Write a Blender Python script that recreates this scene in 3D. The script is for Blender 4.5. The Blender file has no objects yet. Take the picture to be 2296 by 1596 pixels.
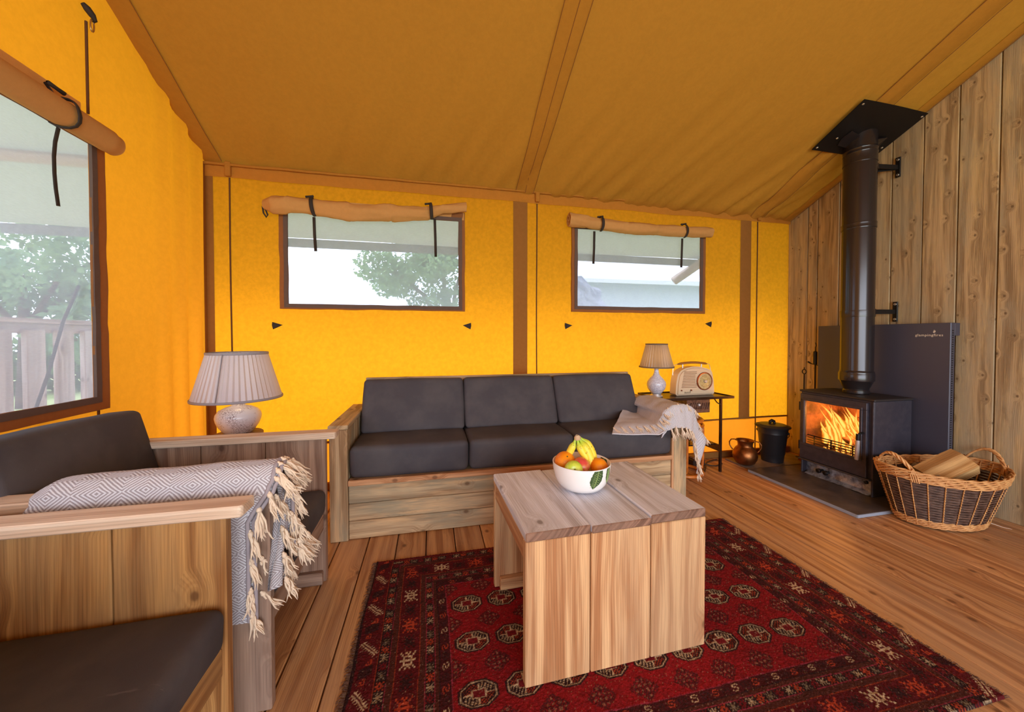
import bpy, bmesh, math, random
import numpy as np
from math import sin, cos, pi, radians, sqrt, atan2, hypot, exp
from mathutils import Vector, Matrix, noise

random.seed(7)
SC = bpy.context.scene
COL = SC.collection

# ------------------------------------------------------------------ camera
cd = bpy.data.cameras.new('camera')
cam = bpy.data.objects.new('camera', cd)
COL.objects.link(cam)
cam.location = (0, 0, 1.0)
cam.rotation_euler = (radians(90 - 1.09), 0, radians(-12.56))
cd.sensor_fit = 'HORIZONTAL'
cd.sensor_width = 36.0
cd.lens = 36.0 * 818.0 / 2296.0
cd.shift_y = -28.0 / 2296.0
cd.clip_start = 0.02
cd.clip_end = 300
SC.camera = cam

# ------------------------------------------------------------------ view transform
SC.view_settings.view_transform = 'Standard'
SC.view_settings.look = 'None'
SC.view_settings.gamma = 1.0
SC.view_settings.use_curve_mapping = False
SC.view_settings.exposure = 0.0
cy = SC.cycles
cy.max_bounces = 9
cy.diffuse_bounces = 5
cy.glossy_bounces = 3
cy.transmission_bounces = 6
cy.transparent_max_bounces = 10
cy.sample_clamp_indirect = 6.0
cy.caustics_reflective = False
cy.caustics_refractive = False

# ------------------------------------------------------------------ world: bright overcast sky
W = bpy.data.worlds.new('sky')
SC.world = W
W.use_nodes = True
wn = W.node_tree
wn.nodes.clear()
wo = wn.nodes.new('ShaderNodeOutputWorld')
wb = wn.nodes.new('ShaderNodeBackground')
wt = wn.nodes.new('ShaderNodeTexCoord')
wz = wn.nodes.new('ShaderNodeTexNoise')
wz.inputs['Scale'].default_value = 2.2
wz.inputs['Detail'].default_value = 5
wr = wn.nodes.new('ShaderNodeValToRGB')
wr.color_ramp.elements[0].position = 0.35
wr.color_ramp.elements[0].color = (0.70, 0.80, 1.0, 1)
wr.color_ramp.elements[1].position = 0.62
wr.color_ramp.elements[1].color = (1.0, 1.0, 1.0, 1)
wn.links.new(wt.outputs['Generated'], wz.inputs['Vector'])
wn.links.new(wz.outputs['Fac'], wr.inputs['Fac'])
wn.links.new(wr.outputs['Color'], wb.inputs['Color'])
wb.inputs['Strength'].default_value = 3.3
wn.links.new(wb.outputs['Background'], wo.inputs['Surface'])
W.cycles.sampling_method = 'MANUAL'
W.cycles.sample_map_resolution = 256


def light(name, kind, loc, energy, color=(1, 1, 1), rot=(0, 0, 0), **kw):
    d = bpy.data.lights.new(name, kind)
    d.energy = energy
    d.color = color
    for k, v in kw.items():
        setattr(d, k, v)
    o = bpy.data.objects.new(name, d)
    o.location = loc
    o.rotation_euler = rot
    COL.objects.link(o)
    return o


# hazy sun high behind the back wall, softened by thin cloud
sun = light('sun', 'SUN', (0, 8, 8), 3.0, (1.0, 0.95, 0.86), angle=radians(24))
sun.rotation_euler = Vector((-0.55, 1.0, 0.85)).to_track_quat('Z', 'Y').to_euler()
# added fill lamp behind the camera, boosting daylight from the unseen tent front
light('front_fill', 'AREA', (0.8, -2.5, 1.35), 172.0, (0.80, 0.90, 1.0),
      (radians(90), 0, 0), shape='RECTANGLE', size=4.2, size_y=2.4)

# ------------------------------------------------------------------ helpers
WM = {}


def setp(o, label=None, cat=None, group=None, kind=None):
    if label: o['label'] = label
    if cat: o['category'] = cat
    if group: o['group'] = group
    if kind: o['kind'] = kind
    return o


def thing(name, label, cat, loc, group=None):
    o = bpy.data.objects.new(name, None)
    o.empty_display_size = 0.1
    COL.objects.link(o)
    o.location = loc
    WM[o.name] = Matrix.Translation(Vector(loc))
    return setp(o, label, cat, group)


def frame(origin, axis='x'):
    """world matrix whose local X runs along AXIS"""
    if axis == 'y':
        R = Matrix.Rotation(pi / 2, 4, 'Z')
    elif axis == 'z':
        R = Matrix.Rotation(-pi / 2, 4, 'Y')
    else:
        R = Matrix.Identity(4)
    return Matrix.Translation(Vector(origin)) @ R


class MB:
    """collects shapes in world coordinates and links them as one mesh object"""

    def __init__(s):
        s.v = []; s.f = []; s.mi = []; s.m = 0; s.uv = {}

    def face(s, idx, m=None):
        s.f.append(tuple(idx)); s.mi.append(s.m if m is None else m)

    def poly(s, pts, m=None):
        b = len(s.v); s.v += [tuple(p) for p in pts]
        s.face(range(b, b + len(pts)), m)

    def box(s, x0, x1, y0, y1, z0, z1, bev=0.0):
        if bev > 0:
            bm = bmesh.new()
            bmesh.ops.create_cube(bm, size=1)
            for v in bm.verts:
                v.co = ((x0 + x1) / 2 + v.co.x * (x1 - x0), (y0 + y1) / 2 + v.co.y * (y1 - y0), (z0 + z1) / 2 + v.co.z * (z1 - z0))
            bmesh.ops.bevel(bm, geom=bm.edges[:], offset=bev, segments=1, affect='EDGES')
            s.bm(bm); return s
        b = len(s.v)
        s.v += [(x0, y0, z0), (x1, y0, z0), (x1, y1, z0), (x0, y1, z0), (x0, y0, z1), (x1, y0, z1), (x1, y1, z1), (x0, y1, z1)]
        for q in ((3, 2, 1, 0), (4, 5, 6, 7), (0, 1, 5, 4), (1, 2, 6, 5), (2, 3, 7, 6), (3, 0, 4, 7)):
            s.face([b + i for i in q])
        return s

    def bm(s, bm):
        b = len(s.v)
        bm.verts.index_update()
        s.v += [tuple(v.co) for v in bm.verts]
        for f in bm.faces:
            s.face([b + v.index for v in f.verts])
        bm.free()

    def hexa(s, P):
        """8 corner points, order like box"""
        b = len(s.v); s.v += [tuple(p) for p in P]
        for q in ((3, 2, 1, 0), (4, 5, 6, 7), (0, 1, 5, 4), (1, 2, 6, 5), (2, 3, 7, 6), (3, 0, 4, 7)):
            s.face([b + i for i in q])
        return s

    def grid(s, P, closed_u=False, closed_v=False, flip=False, uv=None):
        """P[i][j] points"""
        b = len(s.v); n = len(P); m = len(P[0])
        for i, row in enumerate(P):
            for j, p in enumerate(row):
                if uv: s.uv[len(s.v)] = uv[i][j]
                s.v.append(tuple(p))
        for i in range(n if closed_u else n - 1):
            for j in range(m if closed_v else m - 1):
                q = [b + i * m + j, b + ((i + 1) % n) * m + j, b + ((i + 1) % n) * m + (j + 1) % m, b + i * m + (j + 1) % m]
                s.face(q[::-1] if flip else q)
        return s

    def lathe(s, prof, c=(0, 0, 0), n=32, sx=1, sy=1, cap=True, rf=None):
        rows = []
        for r, z in prof:
            rows.append([(c[0] + (r if rf is None else rf(r, z, 2 * pi * k / n)) * cos(2 * pi * k / n) * sx,
                          c[1] + (r if rf is None else rf(r, z, 2 * pi * k / n)) * sin(2 * pi * k / n) * sy, c[2] + z) for k in range(n)])
        b = len(s.v)
        s.grid(rows, closed_v=True, flip=True)
        if cap:
            if prof[0][0] > 1e-5: s.face([b + k for k in range(n)][::-1])
            if prof[-1][0] > 1e-5: s.face([b + (len(prof) - 1) * n + k for k in range(n)])
        return s

    def tube(s, pts, r, n=8, closed=False, caps=True, sq=None):
        pts = [Vector(p) for p in pts]
        L = len(pts); rows = []; prev = None
        for i, p in enumerate(pts):
            if closed: t = pts[(i + 1) % L] - pts[i - 1]
            else: t = pts[min(i + 1, L - 1)] - pts[max(i - 1, 0)]
            if t.length < 1e-9: t = Vector((0, 0, 1))
            t.normalize()
            if prev is None:
                up = Vector((0, 0, 1)) if abs(t.z) < .9 else Vector((1, 0, 0))
                a = t.cross(up).normalized()
            else:
                a = (prev - t * prev.dot(t))
                a = a.normalized() if a.length > 1e-6 else t.orthogonal().normalized()
            prev = a; c = t.cross(a)
            rr = r[i] if isinstance(r, (list, tuple)) else r
            f = sq if sq else 1.0
            rows.append([tuple(p + a * rr * cos(2 * pi * k / n) + c * rr * f * sin(2 * pi * k / n)) for k in range(n)])
        b = len(s.v)
        s.grid(rows, closed_u=closed, closed_v=True)
        if caps and not closed:
            s.face([b + k for k in range(n)][::-1])
            s.face([b + (L - 1) * n + k for k in range(n)])
        return s

    def ball(s, c, r, n=16, m=10, f=None, sx=1, sy=1, sz=1):
        rows = []
        for i in range(m + 1):
            th = pi * i / m
            row = []
            for k in range(n):
                ph = 2 * pi * k / n
                d = Vector((sin(th) * cos(ph), sin(th) * sin(ph), cos(th)))
                rr = r * (f(d) if f else 1)
                row.append((c[0] + d.x * rr * sx, c[1] + d.y * rr * sy, c[2] + d.z * rr * sz))
            rows.append(row)
        s.grid(rows, closed_v=True)
        return s

    def xf(s, M, start=0):
        for i in range(start, len(s.v)):
            s.v[i] = tuple(M @ Vector(s.v[i]))
        return s

    def build(s, name, mats, parent=None, fr=None, smooth=False, autosmooth=None, label=None, kind=None):
        M = fr if fr is not None else (Matrix.Translation(WM[parent.name].translation) if parent else Matrix.Identity(4))
        Mi = M.inverted()
        me = bpy.data.meshes.new(name)
        me.from_pydata([tuple(Mi @ Vector(v)) for v in s.v], [], s.f)
        if not isinstance(mats, (list, tuple)): mats = [mats]
        for m in mats: me.materials.append(m)
        if len(mats) > 1: me.polygons.foreach_set('material_index', s.mi)
        if s.uv:
            ul = me.uv_layers.new(name='uv')
            for l in me.loops:
                ul.data[l.index].uv = s.uv.get(l.vertex_index, (0, 0))
        me.validate()
        if smooth or autosmooth:
            me.polygons.foreach_set('use_smooth', [True] * len(me.polygons))
            if autosmooth: me.set_sharp_from_angle(angle=radians(autosmooth))
        me.update()
        o = bpy.data.objects.new(name, me)
        COL.objects.link(o)
        if parent:
            o.parent = parent
            o.matrix_basis = WM[parent.name].inverted() @ M
        else:
            o.matrix_basis = M
        WM[o.name] = M
        return setp(o, label, None, None, kind)


def board(name, b, axis, mat, parent, bev=0.003, label=None, tilt=None, endmat=None):
    """one timber board, bounds b = x0,x1,y0,y1,z0,z1, grain along AXIS"""
    x0, x1, y0, y1, z0, z1 = b
    m = MB().box(*b, bev=bev)
    fr = frame(((x0 + x1) / 2, (y0 + y1) / 2, (z0 + z1) / 2), axis)
    if tilt is not None:
        m.xf(tilt)
        fr = tilt @ fr
    if endmat is None: return m.build(name, mat, parent, fr, label=label)
    o = m.build(name, [mat, endmat], parent, fr, label=label)
    for p in o.data.polygons: p.material_index = 1 if abs(p.normal.x) > 0.4 else 0
    return o


def rbox(h, r, k=3, m=6):
    """rounded box centred at 0, half sizes h"""
    def samp(hh):
        a = [-hh + r * i / k for i in range(k)]
        inner = [-(hh - r) + 2 * (hh - r) * i / m for i in range(m + 1)]
        return a + inner + [-x for x in a[::-1]]
    S = [samp(x) for x in h]
    out = []
    for ax in range(3):
        u, v = (ax + 1) % 3, (ax + 2) % 3
        for sg in (-1, 1):
            rows = []
            for a in S[u]:
                row = []
                for bb in S[v]:
                    q = [0, 0, 0]; q[ax] = sg * h[ax]; q[u] = a; q[v] = bb
                    inn = [max(-(h[i] - r), min(h[i] - r, q[i])) for i in range(3)]
                    d = Vector(q) - Vector(inn)
                    d = d.normalized() * r if d.length > 1e-9 else Vector()
                    row.append(Vector(inn) + d)
                rows.append(row)
            out.append((rows, sg < 0))
    return out


def cushion(name, P, r, mat, parent, puff=0.012, seed=0, label=None, k=3, m=7):
    """P: 8 corners (box order). Rounded, slightly puffed cushion mapped into the hexahedron"""
    P = [Vector(p) for p in P]
    L = ((P[1] - P[0]).length / 2, (P[3] - P[0]).length / 2, (P[4] - P[0]).length / 2)
    mb = MB()
    for rows, fl in rbox(L, r, k, m):
        R2 = []
        for row in rows:
            o = []
            for p in row:
                u, v, w = [p[i] / L[i] for i in range(3)]
                pf = puff
                q = [u, v, w]
                for i in range(3):
                    j, kk = (i + 1) % 3, (i + 2) % 3
                    q[i] = q[i] * (1 + pf / L[i] * (1 - q[j] ** 2) * (1 - q[kk] ** 2))
                u, v, w = [(t + 1) / 2 for t in q]
                a = P[0] * (1 - u) * (1 - v) + P[1] * u * (1 - v) + P[2] * u * v + P[3] * (1 - u) * v
                c = P[4] * (1 - u) * (1 - v) + P[5] * u * (1 - v) + P[6] * u * v + P[7] * (1 - u) * v
                x = a * (1 - w) + c * w
                nz = noise.noise(x * 7 + Vector((seed, 0, 0))) * 0.003
                x = x + Vector((0, 0, nz))
                o.append(tuple(x))
            R2.append(o)
        mb.grid(R2, flip=fl)
    o = mb.build(name, mat, parent, smooth=True, label=label)
    bm = bmesh.new(); bm.from_mesh(o.data)
    bmesh.ops.remove_doubles(bm, verts=bm.verts, dist=1e-5)
    bmesh.ops.recalc_face_normals(bm, faces=bm.faces)
    bm.to_mesh(o.data); bm.free()
    return o


# ------------------------------------------------------------------ material helpers
def lin(c):
    return tuple(((x / 255) / 12.92 if x / 255 <= 0.04045 else ((x / 255 + 0.055) / 1.055) ** 2.4) for x in c) + (1,)


class G:
    def __init__(s, name):
        s.mat = bpy.data.materials.new(name)
        s.mat.use_nodes = True
        s.nt = s.mat.node_tree
        s.nt.nodes.clear()
        s.out = s.nt.nodes.new('ShaderNodeOutputMaterial')

    def put(s, sock, v):
        if isinstance(v, bpy.types.NodeSocket): s.nt.links.new(v, sock)
        elif isinstance(v, bpy.types.Node): s.nt.links.new(v.outputs[0], sock)
        else: sock.default_value = v

    def n(s, t, props=None, **ins):
        nd = s.nt.nodes.new('ShaderNode' + t)
        for k, v in (props or {}).items(): setattr(nd, k, v)
        for k, v in ins.items():
            if k[0] == 'i' and k[1:].isdigit(): s.put(nd.inputs[int(k[1:])], v)
            else: s.put(nd.inputs[k.replace('_', ' ')], v)
        return nd

    def m(s, op, a, b=0.0, c=0.0, clamp=False):
        nd = s.n('Math', {'operation': op, 'use_clamp': clamp}, i0=a, i1=b)
        if op in ('MULTIPLY_ADD', 'COMPARE', 'WRAP', 'SMOOTH_MIN', 'SMOOTH_MAX'): s.put(nd.inputs[2], c)
        return nd.outputs[0]

    def mr(s, v, a, b, c=0.0, d=1.0, smooth=True):
        nd = s.n('MapRange', {'interpolation_type': 'SMOOTHSTEP' if smooth else 'LINEAR'}, i0=v, i1=a, i2=b, i3=c, i4=d)
        return nd.outputs[0]

    def mix(s, f, a, b, blend='MIX'):
        nd = s.n('MixRGB', {'blend_type': blend}, i0=f, i1=a, i2=b)
        return nd.outputs[0]

    def vm(s, v, k, add=None):
        nd = s.n('VectorMath', {'operation': 'MULTIPLY'}, i0=v, i1=k).outputs[0]
        if add is not None: nd = s.n('VectorMath', {'operation': 'ADD'}, i0=nd, i1=add).outputs[0]
        return nd

    def noise(s, v, scale, detail=2, rough=0.5, dist=0.0):
        return s.n('TexNoise', None, Vector=v, Scale=scale, Detail=detail, Roughness=rough, Distortion=dist).outputs[0]

    def obj(s): return s.n('TexCoord').outputs['Object']

    def uv(s): return s.n('TexCoord').outputs['UV']

    def rnd(s): return s.n('ObjectInfo').outputs['Random']

    def bump(s, h, strength=0.3, dist=0.01):
        return s.n('Bump', None, Strength=strength, Distance=dist, Height=h).outputs[0]

    def bsdf(s, color, rough=0.5, metal=0.0, normal=None, spec=0.5, **kw):
        p = s.n('BsdfPrincipled', None, **kw)
        s.put(p.inputs['Base Color'], color); s.put(p.inputs['Roughness'], rough); s.put(p.inputs['Metallic'], metal)
        p.inputs['Specular IOR Level'].default_value = spec
        if normal is not None: s.put(p.inputs['Normal'], normal)
        return p.outputs[0]

    def end(s, sh):
        s.nt.links.new(sh, s.out.inputs['Surface'])
        return s.mat


def wood(name, light_, dark, grey, grey_amt=0.4, grain=34.0, knots=True, rough=0.62, var=0.25, gold=None, wear=0.0, fine=1.0, kf=1.0, gamt=0.75):
    g = G(name)
    rnd = g.rnd()
    off = g.n('CombineXYZ', None, X=g.m('MULTIPLY', rnd, 53.0), Y=g.m('MULTIPLY', rnd, 17.0), Z=g.m('MULTIPLY', rnd, 9.0)).outputs[0]
    P = g.n('VectorMath', {'operation': 'ADD'}, i0=g.obj(), i1=off).outputs[0]
    sep = g.n('SeparateXYZ', None, i0=P)
    x, y, z = sep.outputs
    warp = g.noise(g.vm(P, (0.9, 5.0, 5.0)), 1.0, 2)
    # knots
    kv = g.n('TexVoronoi', {'feature': 'F1', 'voronoi_dimensions': '2D'}, Vector=g.n('CombineXYZ', None, X=g.m('MULTIPLY', x, 4.6 * kf), Y=g.m('MULTIPLY', g.m('ADD', y, z), 6.5 * kf)).outputs[0], Scale=1.0)
    kd = kv.outputs['Distance']
    kr = g.n('SeparateXYZ', None, i0=kv.outputs['Color']).outputs[0]
    on = g.m('GREATER_THAN', kr, 0.55)
    kn = g.m('MULTIPLY', g.mr(kd, 0.035, 0.085, 1.0, 0.0), on)
    ko = g.m('MULTIPLY', g.mr(kd, 0.06, 0.34, 1.0, 0.0), on)
    yy = g.m('ADD', g.m('ADD', y, z), g.m('MULTIPLY', warp, 0.07))
    if knots: yy = g.m('ADD', yy, g.m('MULTIPLY', ko, 0.022))
    gv = g.n('CombineXYZ', None, X=g.m('MULTIPLY', x, 1.1), Y=g.m('MULTIPLY', yy, grain), Z=0.0).outputs[0]
    rings = g.noise(gv, 1.0, 3, 0.6)
    ringm = g.mr(rings, 0.36, 0.62)
    wv = g.m('SINE', g.m('ADD', g.m('MULTIPLY', yy, grain * 32.0), g.m('MULTIPLY', rings, 9.0)))
    wv = g.m('MULTIPLY', g.mr(wv, 0.0, 1.0), g.mr(rings, 0.3, 0.7, 1.0, 0.35))
    fn = g.noise(g.vm(P, (9.0 * fine, 420.0, 420.0)), 1.0, 2)
    base = g.mix(ringm, dark, light_)
    base = g.mix(g.m('MULTIPLY', wv, 0.62), base, g.mix(0.8, base, g.mix(0.35, dark, (0.03, 0.015, 0.008, 1))))
    pt = g.noise(g.vm(P, (1.6, 7.0, 7.0)), 1.0, 4, 0.6)
    base = g.mix(g.m('MULTIPLY', g.mr(pt, 0.42, 0.62), grey_amt), base, grey)
    if gold is not None:
        gp = g.noise(g.vm(P, (2.3, 26.0, 26.0), (3.1, 7.7, 1.0)), 1.0, 4, 0.65)
        base = g.mix(g.m('MULTIPLY', g.mr(gp, 0.50, 0.70), gamt), base, gold)
    if wear > 0:
        wp = g.noise(g.vm(P, (5.0, 16.0, 16.0), (9.1, 2.7, 4.0)), 1.0, 5, 0.7)
        base = g.mix(g.m('MULTIPLY', g.mr(wp, 0.60, 0.72), wear), base, g.mix(0.5, dark, (0.02, 0.013, 0.01, 1)))
    base = g.mix(g.m('MULTIPLY', g.mr(fn, 0.35, 0.7), 0.28), base, g.mix(0.5, base, (0, 0, 0, 1)))
    if knots:
        base = g.mix(g.m('MULTIPLY', g.m('MULTIPLY', ko, 0.35), g.mr(g.m('SINE', g.m('MULTIPLY', kd, 95.0)), -1, 1)), base, dark)
        base = g.mix(g.m('MULTIPLY', kn, 0.85), base, g.mix(0.6, dark, (0.03, 0.012, 0.006, 1)))
    vr = g.m('MULTIPLY_ADD', g.m('FRACT', g.m('MULTIPLY', rnd, 7.31)), var, 1.0 - var / 2)
    base = g.n('HueSaturation', None, Hue=0.5, Saturation=1.0, Value=vr, Fac=1.0, Color=base).outputs[0]
    nrm = g.bump(g.m('ADD', g.m('MULTIPLY', wv, 0.5), fn), 0.22, 0.002)
    return g.end(g.bsdf(base, rough, 0, nrm, 0.35))


def canvas(name, refl, trans, fac, mott=0.12, bump=0.25, weave=1.0, wr=0.0):
    g = G(name)
    P = g.obj()
    w = g.noise(P, 420.0 * weave, 2, 0.7)
    mo = g.noise(P, 38.0, 4, 0.7)
    lo = g.noise(P, 2.3, 3, 0.5)
    k = g.m('ADD', g.m('MULTIPLY', g.mr(mo, 0.3, 0.7), mott), g.m('MULTIPLY', w, mott))
    k = g.m('ADD', k, g.m('MULTIPLY', lo, mott * 0.6))
    k = g.m('SUBTRACT', 1.0 + mott * 0.9, k)
    rc = g.n('VectorMath', {'operation': 'SCALE'}, i0=refl[:3], Scale=k).outputs[0]
    tc = g.n('VectorMath', {'operation': 'SCALE'}, i0=trans[:3], Scale=k).outputs[0]
    hgt = g.m('ADD', g.m('MULTIPLY', w, 0.25), mo)
    if wr > 0: hgt = g.m('ADD', hgt, g.m('MULTIPLY', g.noise(g.vm(P, (1, 1, 1)), 3.0, 5, 0.6, 1.2), wr))
    nb = g.bump(hgt, bump, 0.004)
    d = g.n('BsdfDiffuse', None, Color=rc, Normal=nb).outputs[0]
    t = g.n('BsdfTranslucent', None, Color=tc, Normal=nb).outputs[0]
    mx = g.n('MixShader', None, i0=fac, i1=d, i2=t).outputs[0]
    return g.end(mx)


def plain(name, c, rough=0.5, metal=0.0, spec=0.5, nscale=0, nstr=0.1, var=0.0, c2=None, vs=20.0, **kw):
    g = G(name)
    P = g.obj()
    col = c
    if c2 is not None:
        col = g.mix(g.mr(g.noise(P, vs, 5, 0.65), 0.35, 0.68), c, c2)
    nb = g.bump(g.noise(P, nscale, 3, 0.6), nstr, 0.003) if nscale else None
    return g.end(g.bsdf(col, rough, metal, nb, spec, **kw))

# ------------------------------------------------------------------ materials
M_wall = canvas('amber canvas', lin((214, 134, 44)), (0.94, 0.37, 0.011, 1), 0.60, 0.14, 0.3)
M_wall_l = canvas('amber canvas side', lin((214, 134, 44)), (0.90, 0.345, 0.016, 1), 0.60, 0.07, 0.2)
M_skirt = canvas('orange skirt canvas', lin((214, 120, 40)), (1.0, 0.30, 0.015, 1), 0.55, 0.05, 0.2)
M_roof = canvas('roof canvas', lin((188, 132, 52)), (0.8, 0.42, 0.05, 1), 0.22, 0.07, 0.25, wr=1.2)
M_hem = canvas('brown canvas hem', lin((190, 128, 54)), (0.7, 0.30, 0.05, 1), 0.22, 0.08, 0.2)
M_strip = canvas('brown pole strip', lin((150, 102, 52)), (0.35, 0.13, 0.02, 1), 0.14, 0.08, 0.2)
M_flap = canvas('tan canvas flap', lin((206, 152, 92)), (0.7, 0.34, 0.10, 1), 0.15, 0.05, 0.2, wr=1.6)
M_winhem = canvas('brown window binding', lin((150, 98, 62)), (0.45, 0.22, 0.10, 1), 0.2, 0.06, 0.2)
M_winhem2 = canvas('grey window binding', lin((112, 92, 84)), (0.3, 0.2, 0.16, 1), 0.2, 0.06, 0.2)
M_strap = plain('dark webbing', lin((46, 34, 28)), 0.8, nscale=300)
M_cord = plain('brown cord', lin((92, 52, 20)), 0.8)
M_seam = plain('faint stitching', lin((128, 78, 32)), 0.9)
M_fly = canvas('green flysheet', lin((182, 188, 160)), (0.34, 0.34, 0.30, 1), 0.20, 0.05, 0.2)


def screen_mat():
    g = G('insect screen')
    P = g.obj()
    n = g.noise(g.vm(P, (60, 60, 400)), 1.0, 3, 0.6)
    sm = g.noise(P, 5.0, 4, 0.6)
    k = g.m('ADD', g.m('MULTIPLY', n, 0.10), g.m('MULTIPLY', sm, 0.16))
    t = g.n('BsdfTransparent', None, Color=(0.80, 0.85, 1.0, 1)).outputs[0]
    d = g.n('BsdfDiffuse', None, Color=(0.64, 0.70, 0.86, 1)).outputs[0]
    tr = g.n('BsdfTranslucent', None, Color=(0.74, 0.80, 1.0, 1)).outputs[0]
    b = g.n('MixShader', None, i0=0.55, i1=d, i2=tr).outputs[0]
    mx = g.n('MixShader', None, i0=g.m('ADD', 0.30, k), i1=t, i2=b).outputs[0]
    return g.end(mx)


M_screen = screen_mat()

M_floor = wood('floor boards', lin((214, 160, 108)), lin((164, 108, 66)), lin((200, 160, 124)), 0.45, 32, True, 0.5, 0.22, wear=0.35)
M_plank = wood('weathered cladding', lin((202, 174, 132)), lin((150, 124, 90)), lin((174, 162, 136)), 0.65, 34, True, 0.7, 0.14, gold=lin((222, 192, 138)), wear=0.3, kf=1.9, gamt=0.5)
M_sofaw = wood('weathered sofa timber', lin((206, 174, 134)), lin((154, 118, 82)), lin((150, 140, 116)), 0.75, 26, True, 0.65, 0.2, gold=lin((222, 180, 132)), wear=0.25)
M_rail = wood('planed sofa rail', lin((222, 166, 120)), lin((176, 116, 72)), lin((196, 146, 106)), 0.4, 24, True, 0.6, 0.1)
M_chairw = wood('armchair timber', lin((176, 142, 120)), lin((124, 90, 72)), lin((150, 128, 114)), 0.5, 30, True, 0.62, 0.16)
M_chairarm = wood('pale armrest timber', lin((238, 216, 194)), lin((206, 172, 144)), lin((208, 180, 158)), 0.5, 24, True, 0.6, 0.08)
M_chairb = wood('golden armchair timber', lin((196, 144, 86)), lin((144, 94, 50)), lin((160, 124, 84)), 0.55, 30, True, 0.55, 0.12)
M_ttop = wood('grey tabletop timber', lin((234, 236, 248)), lin((186, 180, 184)), lin((226, 230, 244)), 0.6, 26, True, 0.55, 0.06, wear=0.30)
M_tend = wood('tabletop end grain', lin((150, 112, 92)), lin((104, 72, 56)), lin((130, 100, 84)), 0.5, 60, False, 0.7, 0.1)
M_tleg = wood('table leg timber', lin((220, 174, 126)), lin((170, 114, 72)), lin((188, 154, 118)), 0.4, 26, True, 0.6, 0.12)
M_logw = wood('split firewood', lin((226, 182, 122)), lin((178, 128, 72)), lin((206, 170, 120)), 0.4, 40, False, 0.8, 0.2)
M_logd = wood('grey split firewood', lin((176, 156, 136)), lin((110, 90, 76)), lin((150, 136, 122)), 0.5, 40, False, 0.8, 0.2)
M_bark = wood('bark', lin((110, 84, 66)), lin((52, 38, 30)), lin((90, 78, 66)), 0.6, 20, False, 0.9, 0.2)
M_outw = wood('silvered outdoor timber', lin((226, 206, 196)), lin((176, 152, 142)), lin((210, 198, 194)), 0.6, 22, True, 0.8, 0.15)


def fabric(name, c, c2, rough=0.75, sheen=0.3):
    g = G(name)
    P = g.obj()
    w = g.noise(P, 900.0, 2, 0.6)
    lo = g.noise(g.vm(P, (1, 1, 1)), 6.0, 5, 0.6)
    cr = g.noise(g.vm(P, (2.0, 9.0, 9.0)), 3.0, 4, 0.7, 0.6)
    col = g.mix(g.mr(lo, 0.35, 0.7), c, c2)
    col = g.mix(g.m('MULTIPLY', g.mr(cr, 0.70, 0.74), 0.35), col, lin((120, 112, 112)))
    nb = g.bump(g.m('ADD', g.m('MULTIPLY', w, 0.3), g.m('MULTIPLY', lo, 1.6)), 0.35, 0.004)
    return g.end(g.bsdf(col, rough, 0, nb, 0.35))


M_char = fabric('charcoal canvas cushion', lin((66, 61, 66)), lin((80, 74, 76)))


def throw_mat():
    g = G('diamond weave throw')
    uv = g.uv()
    s = g.n('SeparateXYZ', None, i0=uv)
    u, v = s.outputs[0], s.outputs[1]
    nz = g.noise(g.vm(uv, (1, 1, 1)), 60.0, 2)
    u2 = g.m('ADD', u, g.m('MULTIPLY', nz, 0.003))
    tu = g.m('MULTIPLY', g.m('PINGPONG', u2, 0.048), 1.0)
    tv = g.m('MULTIPLY', g.m('PINGPONG', v, 0.036), 1.35)
    d = g.m('ADD', tu, tv)
    st = g.m('SINE', g.m('MULTIPLY', d, 2 * pi / 0.0098))
    st = g.mr(st, -0.25, 0.35)
    fz = g.noise(g.vm(uv, (1, 1, 1)), 900.0, 2)
    st = g.m('MULTIPLY', st, g.mr(fz, 0.2, 0.5))
    col = g.mix(st, lin((220, 218, 226)), lin((158, 148, 154)))
    nb = g.bump(g.m('ADD', fz, g.m('MULTIPLY', st, -0.6)), 0.6, 0.003)
    return g.end(g.bsdf(col, 0.9, 0, nb, 0.15))


M_throw = throw_mat()


def throw2_mat():
    g = G('grey woven throw')
    uv = g.uv()
    fz = g.noise(g.vm(uv, (700, 700, 1)), 1.0, 2)
    s = g.n('SeparateXYZ', None, i0=uv)
    a = g.m('SINE', g.m('MULTIPLY', s.outputs[0], 2 * pi / 0.009))
    b = g.m('SINE', g.m('MULTIPLY', s.outputs[1], 2 * pi / 0.009))
    w = g.m('MULTIPLY', a, b)
    lo = g.noise(g.vm(uv, (6, 6, 1)), 1.0, 3)
    col = g.mix(g.mr(w, -0.6, 0.9), lin((222, 216, 220)), lin((186, 178, 184)))
    col = g.mix(g.m('MULTIPLY', g.mr(fz, 0.45, 0.75), 0.5), col, lin((150, 142, 150)))
    nb = g.bump(g.m('ADD', fz, w), 0.5, 0.003)
    return g.end(g.bsdf(col, 0.9, 0, nb, 0.15))


M_throw2 = throw2_mat()
M_tassel = plain('cream cotton tassel', lin((232, 208, 184)), 0.9, spec=0.1, nscale=500, nstr=0.4)

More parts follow.
